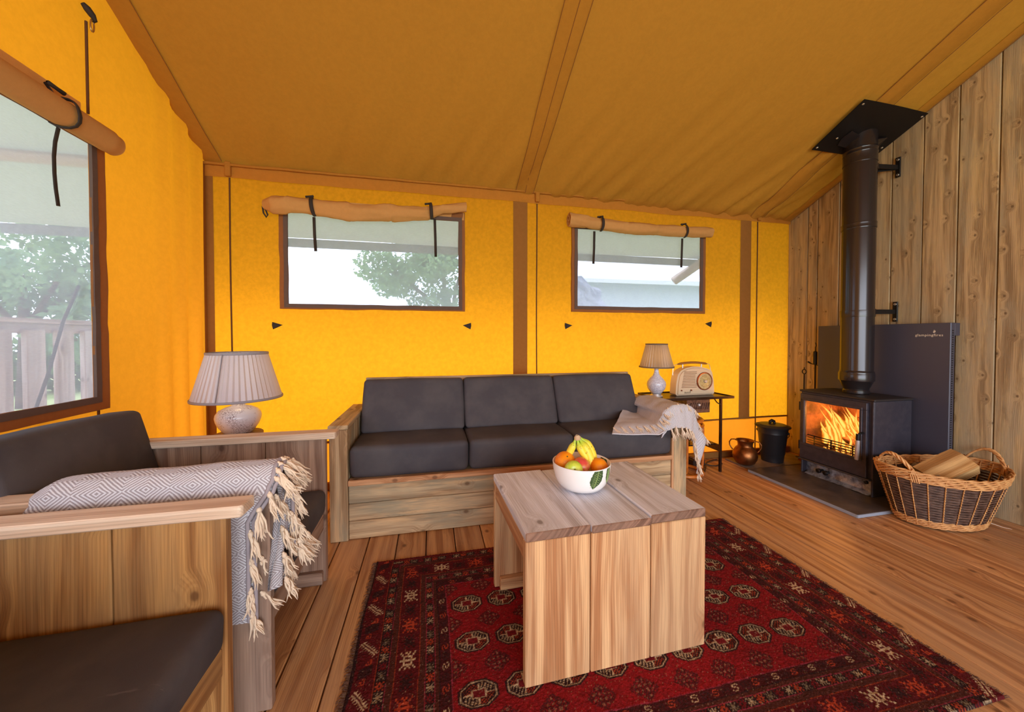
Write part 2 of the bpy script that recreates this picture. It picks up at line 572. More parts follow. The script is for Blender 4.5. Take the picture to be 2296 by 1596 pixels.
M_stove = plain('black stove paint', lin((58, 56, 68)), 0.36, 0.2, 0.5, nscale=180, nstr=0.12, c2=lin((70, 66, 76)), vs=30)
M_stovetop = plain('matt stove top', lin((46, 42, 44)), 0.55, 0.1, nscale=160, nstr=0.1)
M_shield = plain('charcoal heat shield', lin((74, 74, 90)), 0.38, 0.15, 0.5, nscale=300, nstr=0.04)
M_flue = plain('black enamel flue', lin((50, 44, 46)), 0.25, 0.5, 0.5, nscale=250, nstr=0.02, Coat_Weight=0.4, Coat_Roughness=0.14)
M_black = plain('black iron', lin((26, 23, 24)), 0.45, 0.4, 0.5)
M_slot = plain('vent slot black', (0.004, 0.004, 0.004, 1), 0.9)
M_steel = plain('brushed steel', lin((214, 210, 212)), 0.30, 0.6)
M_screw = plain('zinc screw', lin((200, 196, 190)), 0.35, 0.9)
M_bucket = plain('black enamel bucket', lin((38, 36, 40)), 0.42, 0.2, 0.5)
M_slate = plain('slate hearth', lin((66, 58, 58)), 0.38, 0.0, 0.5, nscale=22, nstr=0.5, c2=lin((94, 84, 82)), vs=9)
M_slateedge = plain('slate cut edge', lin((150, 158, 174)), 0.5, 0.0, nscale=60, nstr=0.3)
M_tile = plain('grey stone tile', lin((128, 112, 104)), 0.55, nscale=40, nstr=0.3, c2=lin((104, 88, 80)), vs=12)
M_foil = plain('polished ash plate', lin((206, 212, 228)), 0.25, 0.55, 0.5, nscale=26, nstr=0.9, c2=lin((116, 118, 132)), vs=24)
M_brick = plain('firebrick', lin((150, 96, 60)), 0.9, nscale=60, nstr=0.5, c2=lin((70, 40, 28)), vs=9)
M_char_log = plain('charred log', lin((60, 34, 22)), 0.9, nscale=50, nstr=0.8, c2=lin((120, 70, 44)), vs=20)
M_white = plain('engraved white lettering', lin((232, 222, 206)), 0.5)


def glass_mat(name, tint, gl=0.06):
    g = G(name)
    t = g.n('BsdfTransparent', None, Color=tint).outputs[0]
    s = g.n('BsdfGlossy', None, Color=(1, 1, 1, 1), Roughness=0.05).outputs[0]
    f = g.n('Fresnel', None, IOR=1.45).outputs[0]
    return g.end(g.n('MixShader', None, i0=g.m('MULTIPLY', f, 0.9), i1=t, i2=s).outputs[0])


M_glass = glass_mat('stove glass', (0.96, 0.86, 0.74, 1))


def flame_mat():
    g = G('flame')
    P = g.obj()
    uv = g.uv()
    s = g.n('SeparateXYZ', None, i0=uv)
    n = g.noise(g.vm(P, (30, 30, 9)), 1.0, 3, 0.6, 1.0)
    edge = g.m('SUBTRACT', 1.0, g.m('ABSOLUTE', s.outputs[0]))
    h = s.outputs[1]
    core = g.m('ADD', edge, g.m('MULTIPLY', g.m('SUBTRACT', n, 0.5), 0.9))
    ramp = g.n('ValToRGB', None, Fac=core)
    e = ramp.color_ramp.elements
    e[0].position = 0.15; e[0].color = (0.9, 0.16, 0.01, 1)
    e[1].position = 0.75; e[1].color = (1.0, 0.60, 0.13, 1)
    x = ramp.color_ramp.elements.new(0.42); x.color = (1.0, 0.30, 0.02, 1)
    st = g.mr(core, 0.1, 0.8, 0.7, 1.7)
    em = g.n('Emission', None, Color=ramp.outputs[0], Strength=st).outputs[0]
    al = g.m('MULTIPLY', g.mr(core, 0.10, 0.42), g.mr(h, 1.0, 0.7, 0.0, 1.0))
    tr = g.n('BsdfTransparent').outputs[0]
    return g.end(g.n('MixShader', None, i0=al, i1=tr, i2=em).outputs[0])


M_flame = flame_mat()


def ember_mat():
    g = G('glowing ember')
    P = g.obj()
    n = g.noise(P, 60.0, 3, 0.7)
    c = g.mix(g.mr(n, 0.4, 0.6), (0.35, 0.03, 0.0, 1), (1.0, 0.45, 0.08, 1))
    return g.end(g.n('Emission', None, Color=c, Strength=g.mr(n, 0.35, 0.65, 0.2, 2.4)).outputs[0])


M_ember = ember_mat()


def emis(name, c, s):
    g = G(name)
    return g.end(g.n('Emission', None, Color=c, Strength=s).outputs[0])


M_bulb = emis('lamp bulb', (1.0, 0.72, 0.40, 1), 9.0)


def shade_mat(name, c, t):
    g = G(name)
    w = g.noise(g.vm(g.obj(), (1, 1, 0.2)), 300.0, 2)
    d = g.n('BsdfDiffuse', None, Color=g.mix(g.m('MULTIPLY', w, 0.2), c, (0.3, 0.3, 0.3, 1))).outputs[0]
    tr = g.n('BsdfTranslucent', None, Color=t).outputs[0]
    gl = g.n('BsdfGlossy', None, Color=(0.8, 0.8, 0.85, 1), Roughness=0.45).outputs[0]
    a = g.n('MixShader', None, i0=0.34, i1=d, i2=tr).outputs[0]
    return g.end(g.n('MixShader', None, i0=0.07, i1=a, i2=gl).outputs[0])


M_shade1 = shade_mat('silver grey pleated silk', lin((206, 208, 222)), (0.62, 0.50, 0.38, 1))
M_shade2 = shade_mat('taupe pleated silk', lin((136, 122, 104)), (0.74, 0.54, 0.30, 1))
M_band = plain('lampshade binding', lin((150, 144, 150)), 0.7)
M_band2 = plain('taupe lampshade binding', lin((112, 94, 78)), 0.7)


def crackle():
    g = G('crackle glazed ceramic')
    P = g.obj()
    v = g.n('TexVoronoi', {'feature': 'DISTANCE_TO_EDGE'}, Vector=g.vm(P, (1, 1, 1)), Scale=95.0).outputs[0]
    n = g.noise(P, 16.0, 3, 0.6)
    k = g.m('MULTIPLY', g.mr(v, 0.10, 0.02), g.mr(n, 0.45, 0.62))
    col = g.mix(g.m('MULTIPLY', k, 0.9), lin((224, 222, 232)), lin((118, 96, 104)))
    return g.end(g.bsdf(col, 0.18, 0, None, 0.5))


M_crackle = crackle()
M_pearl = plain('speckled pearl ceramic', lin((216, 214, 224)), 0.16, 0, 0.5, c2=lin((176, 172, 192)), vs=120)
M_radio = plain('cream radio case', lin((214, 188, 158)), 0.4, 0, 0.5)
M_radio_d = plain('radio grille shadow', lin((150, 116, 88)), 0.5)
M_radio_h = plain('tan radio handle', lin((150, 98, 44)), 0.5)
M_radio_rim = plain('copper dial rim', lin((150, 82, 52)), 0.3, 0.5)
M_radio_f = plain('radio dial face', lin((206, 184, 128)), 0.3, 0, 0.5, c2=lin((170, 142, 92)), vs=60)
M_treadle = plain('dark tray metal', lin((70, 50, 40)), 0.28, 0.6, 0.5, c2=lin((46, 30, 22)), vs=12)
M_carved = plain('dark carved drawer', lin((74, 46, 36)), 0.4, 0.1, nscale=40, nstr=1.0, c2=lin((120, 84, 66)), vs=45)
M_bent = plain('varnished bentwood', lin((206, 120, 44)), 0.28, 0, 0.6, c2=lin((168, 84, 26)), vs=18)
M_copper = plain('aged copper', lin((150, 92, 50)), 0.36, 0.9, 0.5, nscale=60, nstr=0.15, c2=lin((112, 66, 34)), vs=14)
M_bowl = plain('white glazed bowl', lin((236, 232, 232)), 0.2, 0, 0.5)
M_leafp = plain('printed leaf green', lin((52, 74, 46)), 0.25, 0, 0.5, c2=lin((70, 92, 56)), vs=60)
M_vein = plain('printed leaf vein', lin((172, 196, 122)), 0.25)


def peel(name, c, c2, sc, bs, vs=14.0, rough=0.38):
    g = G(name)
    P = g.obj()
    n = g.noise(P, sc, 2, 0.5)
    col = g.mix(g.mr(g.noise(P, vs, 3, 0.6), 0.38, 0.62), c, c2)
    return g.end(g.bsdf(col, rough, 0, g.bump(n, bs, 0.002), 0.5))


M_orange = peel('orange peel', lin((246, 148, 20)), lin((236, 124, 14)), 420.0, 0.45)
M_green = peel('green apple skin', lin((206, 208, 78)), lin((178, 196, 62)), 60.0, 0.05, 40.0, 0.3)
M_redap = peel('red apple skin', lin((214, 76, 66)), lin((226, 158, 84)), 60.0, 0.05, 22.0, 0.3)
M_stem = plain('fruit stem', lin((96, 78, 36)), 0.8)


def banana_mat(name, spots):
    g = G(name)
    P = g.obj()
    uv = g.uv()
    s = g.n('SeparateXYZ', None, i0=uv).outputs[1]
    col = g.mix(g.mr(s, 0.05, 0.45), lin((168, 198, 60)), lin((240, 214, 66)))
    v = g.n('TexVoronoi', {'feature': 'F1'}, Vector=P, Scale=130.0).outputs[0]
    n = g.noise(P, 50.0, 3)
    k = g.m('MULTIPLY', g.mr(v, 0.32, 0.2), g.mr(n, 0.5, 0.6))
    col = g.mix(g.m('MULTIPLY', k, spots), col, lin((150, 96, 30)))
    return g.end(g.bsdf(col, 0.45, 0, None, 0.4))


M_banana = banana_mat('banana skin', 0.8)
M_banana2 = banana_mat('spotted banana skin', 1.0)

M_wdark = plain('dark brown willow', lin((78, 54, 44)), 0.55, nscale=120, nstr=0.3, c2=lin((112, 84, 70)), vs=30)
M_wlight = plain('golden willow', lin((222, 170, 110)), 0.5, nscale=120, nstr=0.3, c2=lin((190, 130, 76)), vs=24)
M_grass = plain('lawn grass', lin((196, 206, 140)), 0.9, c2=lin((150, 176, 96)), vs=1.5)


def leaf_mat(name, c, t):
    g = G(name)
    r = g.noise(g.obj(), 3.0, 2)
    cc = g.mix(g.mr(r, 0.35, 0.65), c, t)
    d = g.n('BsdfDiffuse', None, Color=cc).outputs[0]
    tr = g.n('BsdfTranslucent', None, Color=cc).outputs[0]
    return g.end(g.n('MixShader', None, i0=0.4, i1=d, i2=tr).outputs[0])


M_leaf = leaf_mat('tree leaves', lin((104, 136, 104)), lin((142, 170, 124)))
M_hedge = leaf_mat('hedge leaves', lin((70, 104, 70)), lin((120, 156, 90)))
M_tent = canvas('pale neighbour canvas', lin((240, 242, 248)), (0.7, 0.7, 0.75, 1), 0.3, 0.05, 0.2)
M_tent2 = canvas('grey neighbour canvas', lin((200, 208, 222)), (0.5, 0.52, 0.58, 1), 0.2, 0.06, 0.2)
M_rock = plain('grey stones', lin((150, 152, 168)), 0.9, nscale=12, nstr=1.0, c2=lin((96, 98, 116)), vs=5)
M_cable = plain('black cable', lin((36, 22, 18)), 0.5)

# ------------------------------------------------------------------ tent shell
XL, XR, YB, YF = -1.33, 3.042, 2.585, -2.45


def zroof(x, y):
    u = (x - XL) / (XR - XL)
    ze = 2.06 - 0.065 * u
    s = 0.525 - 0.057 * u
    if y >= 0: return ze + s * (YB - y)
    return ze + s * YB + s * y


def NZ(x, y, z): return noise.noise(Vector((x, y, z)))


# floor: dark sub-floor with separate boards
sub = MB().box(-1.5, 3.2, YF - 0.1, 2.66, -0.10, -0.026).build('floor', plain('dark joists', lin((40, 24, 14)), 0.9), kind='structure')
WM['floor'] = Matrix.Identity(4)
PITCH = 0.1375
k = -11
xs = 0.112 - PITCH * 12
i = 0
while xs < 3.15:
    x0, x1 = xs + 0.0022, xs + PITCH - 0.0022
    cut = None
    if i % 5 == 2: cut = -0.4 + random.random() * 1.1
    if i == 7: cut = 1.66
    segs = [(YF, 2.60)] if cut is None else [(YF, cut - 0.001), (cut + 0.001, 2.60)]
    for a, b in segs:
        dz = random.uniform(-0.0012, 0.0008)
        board('plank', (x0, x1, a, b, -0.024, dz), 'y', M_floor, sub, 0.0032)
    xs += PITCH
    i += 1

# right wall: vertical timber cladding
back = MB()
back.poly([(3.064, YF, -0.02), (3.064, 2.60, -0.02), (3.064, 2.60, zroof(3.05, 2.6) + .05), (3.064, 0, zroof(3.05, 0) + .05), (3.064, YF, zroof(3.05, YF) + .05)])
wr_ = back.build('wall_right', plain('dark batten void', lin((44, 32, 22)), 0.9), kind='structure')
seams = [2.60, 2.421, 2.343, 2.185, 2.02, 1.865, 1.704, 1.546, 1.386]
while seams[-1] > YF + 0.1: seams.append(seams[-1] - random.choice((0.158, 0.162, 0.166)))
for a, b in zip(seams, seams[1:]):
    y1, y0 = a - 0.0024, b + 0.0024
    dx = random.uniform(-0.002, 0.002)
    x0, x1 = XR + dx, 3.062
    m = MB()
    bm = bmesh.new()
    zt = lambda y: zroof(XR, y) + 0.012
    vs = [bm.verts.new(p) for p in [(x0, y0, 0), (x1, y0, 0), (x1, y1, 0), (x0, y1, 0), (x0, y0, zt(y0)), (x1, y0, zt(y0)), (x1, y1, zt(y1)), (x0, y1, zt(y1))]]
    for q in ((3, 2, 1, 0), (4, 5, 6, 7), (0, 1, 5, 4), (1, 2, 6, 5), (2, 3, 7, 6), (3, 0, 4, 7)): bm.faces.new([vs[j] for j in q])
    bmesh.ops.bevel(bm, geom=bm.edges[:], offset=0.003, segments=1, affect='EDGES')
    m.bm(bm)
    m.build('plank', M_plank, wr_, frame(((x0 + x1) / 2, (y0 + y1) / 2, 1.0), 'z'))


def sheet(P, U, V, hole=None):
    """grid of quads P(u,v) over sorted U, V leaving holes out"""
    mb = MB()
    n, m = len(U), len(V)
    for u in U:
        for v in V: mb.v.append(tuple(P(u, v)))
    for i in range(n - 1):
        for j in range(m - 1):
            uc, vc = (U[i] + U[i + 1]) / 2, (V[j] + V[j + 1]) / 2
            if hole and any(a < uc < b and c < vc < d for a, b, c, d in hole): continue
            mb.face((i * m + j, (i + 1) * m + j, (i + 1) * m + j + 1, i * m + j + 1))
    return mb


def spl(a, b, step, extra=()):
    n = max(1, int(round((b - a) / step)))
    L = [a + (b - a) * i / n for i in range(n + 1)]
    L = [x for x in L if all(abs(x - e) > step * 0.3 for e in extra)] + [e for e in extra if a <= e <= b]
    return sorted(L)


W1 = (-0.884, 0.196, 1.205, 1.806)
W2 = (1.073, 2.146, 1.226, 1.812)
W3 = (0.70, 1.80, 0.752, 1.77)     # y0,y1,z0,z1 on the left wall


def edge_fade(x, z):
    f = 1.0
    for a, b, c, d in (W1, W2):
        dx = max(a - x, 0, x - b); dz = max(c - z, 0, z - d)
        f = min(f, min(1, hypot(dx, dz) / 0.12))
    return f


def Pback(x, z):
    f = edge_fade(x, z)
    w = 0.007 * NZ(x * 3.1, z * 1.2, 1.0) + 0.003 * NZ(x * 16, z * 2.2, 4.0)
    w += 0.005 * max(0, 1 - (2.0 - z) / 0.35) * NZ(x * 34, z * 2, 2.0)
    return (x, YB + w * f, z)


wallb = sheet(Pback, spl(XL - 0.01, XR + 0.005, 0.035, (W1[0], W1[1], W2[0], W2[1])), spl(0.31, 2.05, 0.045, (W1[2], W1[3], W2[2], W2[3])), (W1, W2))
wall_back = wallb.build('wall_back', M_wall, smooth=True, kind='structure')
sheet(lambda x, z: (x, YB + 0.006 * NZ(x * 4, z * 3, 7) - 0.004, z), spl(XL, XR, 0.05), spl(0.0, 0.315, 0.05)).build('skirt', M_skirt, wall_back, smooth=True)
MB().tube([(x, YB - 0.004, 0.31 + 0.004 * NZ(x * 2, 0, 3)) for x in spl(XL, XR, 0.1)], 0.007, 6).build('welt', M_strip, wall_back, smooth=True)


def Phem(x, z):
    t = (z - 1.972) / 0.075
    w = 0.008 * NZ(x * 20, 1.0, 3.0) * (1 - t) + 0.006 * NZ(x * 5, 0, 9)
    low = 0.0 if t > 0.5 else 0.006 * NZ(x * 3, 5, 1)
    return (x, YB - 0.012 - abs(w), 1.969 + t * 0.078 + low)


sheet(Phem, spl(XL, XR, 0.018), spl(1.972, 2.047, 0.02)).build('eave_hem', M_hem, wall_back, smooth=True)
MB().tube([(x, YB - 0.024 + 0.003 * NZ(x * 9, 0, 1), 2.045 + 0.003 * NZ(x * 6, 2, 1)) for x in spl(XL, XR, 0.04)], 0.009, 7).build('eave_piping', M_hem, wall_back, smooth=True)
for a, b in ((-1.345, -1.288), (0.583, 0.689), (2.532, 2.640)):  # upright brown canvas strips laid on the back wall
    sheet(lambda x, z: (x, YB - 0.008 - 0.004 * cos((x - (a + b) / 2) / (b - a) * pi) + 0.002 * NZ(z * 2, x * 9, 1), z), spl(a, b, 0.02), spl(0.312, 1.985, 0.08)).build('pole_strip', M_strip, wall_back, smooth=True)
for x in (-1.20, 0.760, 2.702):
    MB().tube([(x + 0.004 * NZ(z * 1.2, x, 0), YB - 0.008, z) for z in spl(0.0 if x > 2 else 0.3, 2.0, 0.12)], 0.0045, 6).build('seam_cord', M_cord, wall_back, smooth=True)
    # small loop tab where the cord meets the eave
    MB().box(x - 0.016, x + 0.016, YB - 0.034, YB - 0.016, 1.975, 2.062, 0.004).build('loop_tab', M_hem, wall_back)
for x, z, s in ((-0.947, 1.072, 1), (0.250, 1.077, -1), (1.008, 1.082, 1), (2.228, 1.104, -1)):
    m = MB()
    y = YB - 0.010
    for dy, sc in ((0, 1), (-0.006, 0.7)):
        pts = [(x - s * 0.028 * sc, z + 0.020 * sc), (x + s * 0.004, z + 0.010 * sc), (x + s * 0.030 * sc, z + 0.002), (x + s * 0.004, z - 0.012 * sc), (x - s * 0.024 * sc, z - 0.026 * sc), (x - s * 0.030 * sc, z)]
        f = [(p[0], y + dy, p[1]) for p in pts]
        bk = [(p[0], y + dy + 0.006, p[1]) for p in pts]
        m.poly(f); m.poly(bk[::-1])
        for i2 in range(6): m.poly([f[i2], bk[i2], bk[(i2 + 1) % 6], f[(i2 + 1) % 6]])
    m.build('tie_tab', M_strap, wall_back)


# left gable wall
def Pleft(y, v):
    zt = zroof(XL, y) + 0.01
    z = v if v <= 1.95 else 1.95 + (v - 1.95) * (zt - 1.95)
    dd = hypot(max(W3[0] - y, 0, y - W3[1]), max(W3[2] - z, 0, z - W3[3]))
    f = min(1, dd / 0.12)
    w = 0.010 * NZ(y * 2.6, z * 1.0, 11.0)
    c = max(0, min(1, (y - 2.05) / 0.25)) * max(0, min(1, (2.585 - y) / 0.03))
    w += c * (0.016 * sin(y * 46 + 0.7 * sin(z * 2.0)) + 0.012)
    return (XL + w * f, y, z)


wl = sheet(Pleft, spl(YF, YB + 0.002, 0.028, (W3[0], W3[1])), spl(0.0, 1.95, 0.06, (W3[2], W3[3])) + [1.95 + 0.125 * i for i in range(1, 9)], (W3,))
wall_left = wl.build('wall_left', M_wall_l, smooth=True, kind='structure')
MB().tube([(XL + 0.012, 1.788, z) for z in spl(1.88, 2.24, 0.06)], 0.0045, 6).build('seam_cord', M_cord, wall_left, smooth=True)
MB().tube([(XL + 0.012, 1.806, z) for z in spl(0.0, 0.70, 0.06)], 0.0045, 6).build('seam_cord', M_cord, wall_left, smooth=True)
sheet(lambda y, z: (XL + 0.004, y, z), spl(2.545, 2.585, 0.02), spl(0, 2.05, 0.2)).build('corner_strip', M_strip, wall_left)

# roof canvas
def Proof(x, y):
    z = zroof(x, y)
    d = abs(YB - y)
    u = (x - XL) / (XR - XL)
    k = 0.35 + 0.65 * min(1, max(0, u * 1.6))
    w = 0.062 * k * exp(-d / 0.36) * NZ((x - 0.45 * d) * 13, d * 1.5, 0.3) * min(1, d / 0.05)
    w += 0.006 * NZ(x * 1.8, y * 1.8, 5.1)
    bay = sin(pi * ((x - XL) % 1.95) / 1.95)
    w += 0.034 * bay * min(1, d / 0.5) * (0.6 + 0.4 * NZ(x * 1.1, y * 1.1, 2))
    if x > 2.45: w += 0.016 * NZ((x - 0.25 * d) * 26, d * 2.0, 8.0) * min(1, d / 0.1) * exp(-abs(y - 2.1) / 0.6)
    e = min(1, min(x - XL, XR - x) / 0.10)
    return (x, y, z - w * max(0, e))


roof = sheet(Proof, spl(XL - 0.012, XR + 0.012, 0.026), spl(YF - 0.1, 0, 0.3)[:-1] + spl(0, 2.60, 0.045))
ceiling = roof.build('ceiling', M_roof, smooth=True, kind='structure')


def strip(x0, x1, off, name='seam_strip', mat=M_roof, n=5):
    def P(x, y):
        q = Proof(max(XL + 0.0, min(XR - 0.001, x)), y)
        t = (x - x0) / (x1 - x0)
        return (q[0], q[1], q[2] - 0.006 - off * (1 - (2 * t - 1) ** 2))
    sheet(P, spl(x0, x1, (x1 - x0) / n), spl(0.0, 2.57, 0.05)).build(name, mat, ceiling, smooth=True)


strip(0.600, 0.725, 0.004)
strip(2.625, 2.745, 0.010)
strip(-1.33, -1.235, 0.005)
strip(2.955, 3.042, 0.006)
for x in (0.598, 0.668, 0.727, 2.62, 2.75, -1.232):
    MB().tube([(x, y, Proof(x, y)[2] - 0.011) for y in spl(0.1, 2.56, 0.05)], 0.0016, 5).build('stitched_seam', M_seam, ceiling, smooth=True)
MB().tube([(XR - 0.012, y, zroof(XR, y) - 0.006) for y in spl(0.0, 2.57, 0.1)], 0.008, 6).build('edge_piping', M_strip, ceiling, smooth=True)

# baseboard behind
bb = MB().box(XL, XR, YB - 0.035, YB - 0.006, 0.0, 0.048, 0.003).build('baseboard_back', M_strip, kind='structure')


# windows: stitched bindings and insect screen
def window_frame(name, inner, outer, wall):
    a, b, c, d = inner
    A, B, C, D = outer
    if wall == 'back':
        Pt = lambda u, v, o: (u, YB - o, v)
    else:
        Pt = lambda u, v, o: (XL + o, u, v)

    def ring(mb, a, b, c, d, A, B, C, D, o, jag):
        n = 26
        def loop(a, b, c, d, sd, amp):
            L = []
            for (p, q) in (((a, c), (b, c)), ((b, c), (b, d)), ((b, d), (a, d)), ((a, d), (a, c))):
                for i in range(n):
                    t = i / n
                    u, v = p[0] + (q[0] - p[0]) * t, p[1] + (q[1] - p[1]) * t
                    w = amp * NZ(u * 7, v * 7, sd) * sin(pi * t)
                    L.append((u + w, v + w))
            return L
        I = loop(a, b, c, d, 3.0, jag); O = loop(A, B, C, D, 8.0, jag)
        m = len(I)
        rows = [[Pt(*I[i], o * 0.3) for i in range(m)], [Pt(*I[i], o) for i in range(m)], [Pt(*O[i], o + 0.002 * NZ(O[i][0] * 30, O[i][1] * 30, 0)) for i in range(m)], [Pt(*O[i], 0.0) for i in range(m)]]
        mb.grid(rows, closed_v=True, flip=(wall == 'back'))
    mb = MB()
    ring(mb, a + 0.004, b - 0.004, c + 0.004, d - 0.004, A, B, C, D, 0.012, 0.006)
    o = mb.build(name, M_winhem, smooth=False, kind='structure')
    WM[o.name] = Matrix.Identity(4)
    mb = MB()
    e = 0.020
    ring(mb, a + 0.004, b - 0.004, c + 0.004, d - 0.004, a - e, b + e, c - e, d + e, 0.016, 0.004)
    mb.build('inner_binding', M_winhem2, o)
    s = sheet(lambda u, v: Pt(u, v, -0.004 + 0.010 * NZ(u * 3, v * 3, 2) + 0.004 * NZ(u * 1.5 + v * 5, v - u * 3, 6)), spl(a - 0.01, b + 0.01, 0.05), spl(c - 0.01, d + 0.01, 0.05))
    s.build('insect_screen', M_screen, o, smooth=True)
    return o


window_frame('window_1', W1, (-0.930, 0.236, 1.176, 1.862), 'back')
window_frame('window_2', W2, (1.030, 2.192, 1.186, 1.858), 'back')
window_frame('window_3', W3, (0.62, 1.862, 0.700, 1.86), 'left')
# loose storm cord seen behind the mesh of the left window
MB().tube([(XL - 0.03, 1.56, 0.60), (XL - 0.03, 1.66, 0.86), (XL - 0.028, 1.72, 1.06), (XL - 0.02, 1.775, 1.20)], 0.005, 6).build('guy_strap', M_strap, bpy.data.objects['window_3'], smooth=True)


# rolled canvas flaps over the windows
def roll(P, name, mat, parent, folds=0.008, seed=0, n=26, spiral=True):
    """P(t) -> centre, r_out, r_vert, axis; t 0..1 along the roll"""
    mb = MB(); rows = []
    N = 60
    for i in range(N + 1):
        t = i / N
        c, ro, rv, ex, ey = P(t)
        row = []
        for k2 in range(n):
            a = 2 * pi * k2 / n
            f = 1 + folds / 0.05 * (NZ(t * 9, cos(a) * 1.4, sin(a) * 1.4 + seed) + 0.6 * NZ(t * 26 + a * 1.2, cos(a) * 2, seed))
            row.append(Vector(c) + ex * (ro * f * cos(a)) + Vector((0, 0, 1)) * (rv * f * sin(a)))
        rows.append(row)
    b0 = len(mb.v)
    mb.grid(rows, closed_v=True)
    # rolled end: recessed cup and an inner turn
    for e, row in ((0, rows[0]), (1, rows[-1])):
        c = sum(row, Vector()) / n
        c2 = P(0.05 if e == 0 else 0.95)[0]
        ins = [c.lerp(p, 0.82) for p in row]
        deep = [Vector(c2).lerp(Vector(c2) + (p - c), 0.70) for p in row]
        mb.grid([row, ins, deep], closed_v=True, flip=(e == 0))
        mb.poly([tuple(p) for p in (deep if e else deep[::-1])])
        turn = [c + (p - c) * (0.62 - 0.45 * i2 / n) for i2, p in enumerate(row)]
        mb.tube([p for p in turn], 0.0035, 5)
    return mb.build(name, mat, parent, smooth=True)


def interp(T, t):
    for (a, *va), (b, *vb) in zip(T, T[1:]):
        if t <= b:
            k = (t - a) / (b - a) if b > a else 0
            k = k * k * (3 - 2 * k)
            return [p + (q - p) * k for p, q in zip(va, vb)]
    return T[-1][1:]


def strap(pts, hang, parent, w=0.011, toggle=None, ax='x'):
    m = MB().tube(pts, w, 6, sq=0.35)
    m.build('strap', M_strap, parent, smooth=True)
    MB().tube(hang, w * 0.9 if ax == 'y' else w * 0.30, 6, sq=0.35 if ax == 'y' else 3.0).build('strap_tail', M_strap, parent, smooth=True)
    if toggle:
        c = Vector(toggle)
        d = Vector((0.024, 0, 0.004)) if ax == 'x' else Vector((0.004, 0.028, -0.004))
        MB().tube([c - d, c - d * 0.9, c, c + d * 0.9, c + d], [0.003, 0.0075, 0.0065, 0.0075, 0.003], 8).build('toggle', M_strap, parent, smooth=True)


EY = Vector((0, 1, 0)); EX = Vector((1, 0, 0))
# first window
f1 = thing('rolled_window_flap', 'rolled tan canvas flap tied above the window left of the centre pole', 'window flap', (-0.35, YB - 0.05, 1.81), 'rolled canvas window flaps')
T1 = [(0, -1.005, 1.812, 0.020, 0.026), (0.06, -0.945, 1.812, 0.045, 0.052), (0.13, -0.86, 1.812, 0.048, 0.054), (0.225, -0.73, 1.815, 0.036, 0.048),
      (0.40, -0.50, 1.796, 0.048, 0.056), (0.60, -0.25, 1.808, 0.045, 0.050), (0.78, -0.01, 1.832, 0.032, 0.040), (0.86, 0.08, 1.862, 0.034, 0.030), (1.0, 0.243, 1.890, 0.028, 0.030)]


def P1(t):
    x, z, ro, rv = interp(T1, t)
    return Vector((x, YB - 0.020 - ro, z)), ro, rv, EY * 1.0, EX


roll(P1, 'roll', M_flap, f1, 0.0125, 1)
sheet(lambda x, z: (x, YB - 0.014 - 0.006 * NZ(x * 8, z * 8, 1), z), spl(-0.95, 0.23, 0.04), spl(1.81, 1.874, 0.02)).build('flap_top', M_flap, f1, smooth=True)


def wrap(x, zc, ro, rv, dx=0.0):
    L = []
    for i2 in range(11):
        a = radians(105 - i2 * 20.0)
        L.append((x + dx * i2 / 10, YB - 0.020 - ro - (ro + 0.008) * cos(a), zc + (rv + 0.006) * sin(a)))
    return L


strap(wrap(-0.727, 1.815, 0.040, 0.050, 0.02), [(-0.722, YB - 0.03, 1.76), (-0.720, YB - 0.028, 1.65), (-0.715, YB - 0.026, 1.545)], f1, toggle=(-0.735, YB - 0.07, 1.874))
strap(wrap(0.0, 1.84, 0.040, 0.044, 0.012), [(0.030, YB - 0.03, 1.80), (0.034, YB - 0.028, 1.66), (0.036, YB - 0.026, 1.545)], f1, toggle=(-0.012, YB - 0.07, 1.886))
MB().tube([(-1.005, YB - 0.05, 1.80), (-1.0, YB - 0.05, 1.76), (-0.985, YB - 0.048, 1.735), (-0.978, YB - 0.048, 1.75), (-0.99, YB - 0.05, 1.785)], 0.005, 6).build('tie_loop', M_strap, f1, smooth=True)

f2 = thing('rolled_window_flap', 'rolled tan canvas flap tied above the window right of the centre pole', 'window flap', (1.6, YB - 0.05, 1.84), 'rolled canvas window flaps')
T2 = [(0, 0.985, 1.853, 0.042, 0.048), (0.12, 1.13, 1.845, 0.044, 0.044), (0.22, 1.24, 1.838, 0.036, 0.040), (0.38, 1.44, 1.820, 0.046, 0.046),
      (0.6, 1.70, 1.822, 0.043, 0.042), (0.8, 1.955, 1.826, 0.040, 0.040), (1.0, 2.195, 1.832, 0.040, 0.038)]


def P2(t):
    x, z, ro, rv = interp(T2, t)
    return Vector((x, YB - 0.020 - ro, z)), ro, rv, EY * 1.0, EX


roll(P2, 'roll', M_flap, f2, 0.011, 5)
sheet(lambda x, z: (x, YB - 0.014 - 0.006 * NZ(x * 8, z * 8, 1), z), spl(1.03, 2.17, 0.04), spl(1.82, 1.872, 0.02)).build('flap_top', M_flap, f2, smooth=True)
strap(wrap(1.236, 1.838, 0.040, 0.046, 0.006), [(1.203, YB - 0.03, 1.79), (1.202, YB - 0.028, 1.66), (1.198, YB - 0.026, 1.548)], f2, toggle=(1.232, YB - 0.07, 1.888))
strap(wrap(1.940, 1.830, 0.040, 0.044, 0.016), [(1.958, YB - 0.03, 1.78), (1.956, YB - 0.028, 1.66), (1.954, YB - 0.026, 1.552)], f2, toggle=(1.938, YB - 0.07, 1.880))

f3 = thing('rolled_window_flap', 'smooth rolled canvas flap above the large side window', 'window flap', (XL + 0.05, 1.2, 1.79), 'rolled canvas window flaps')


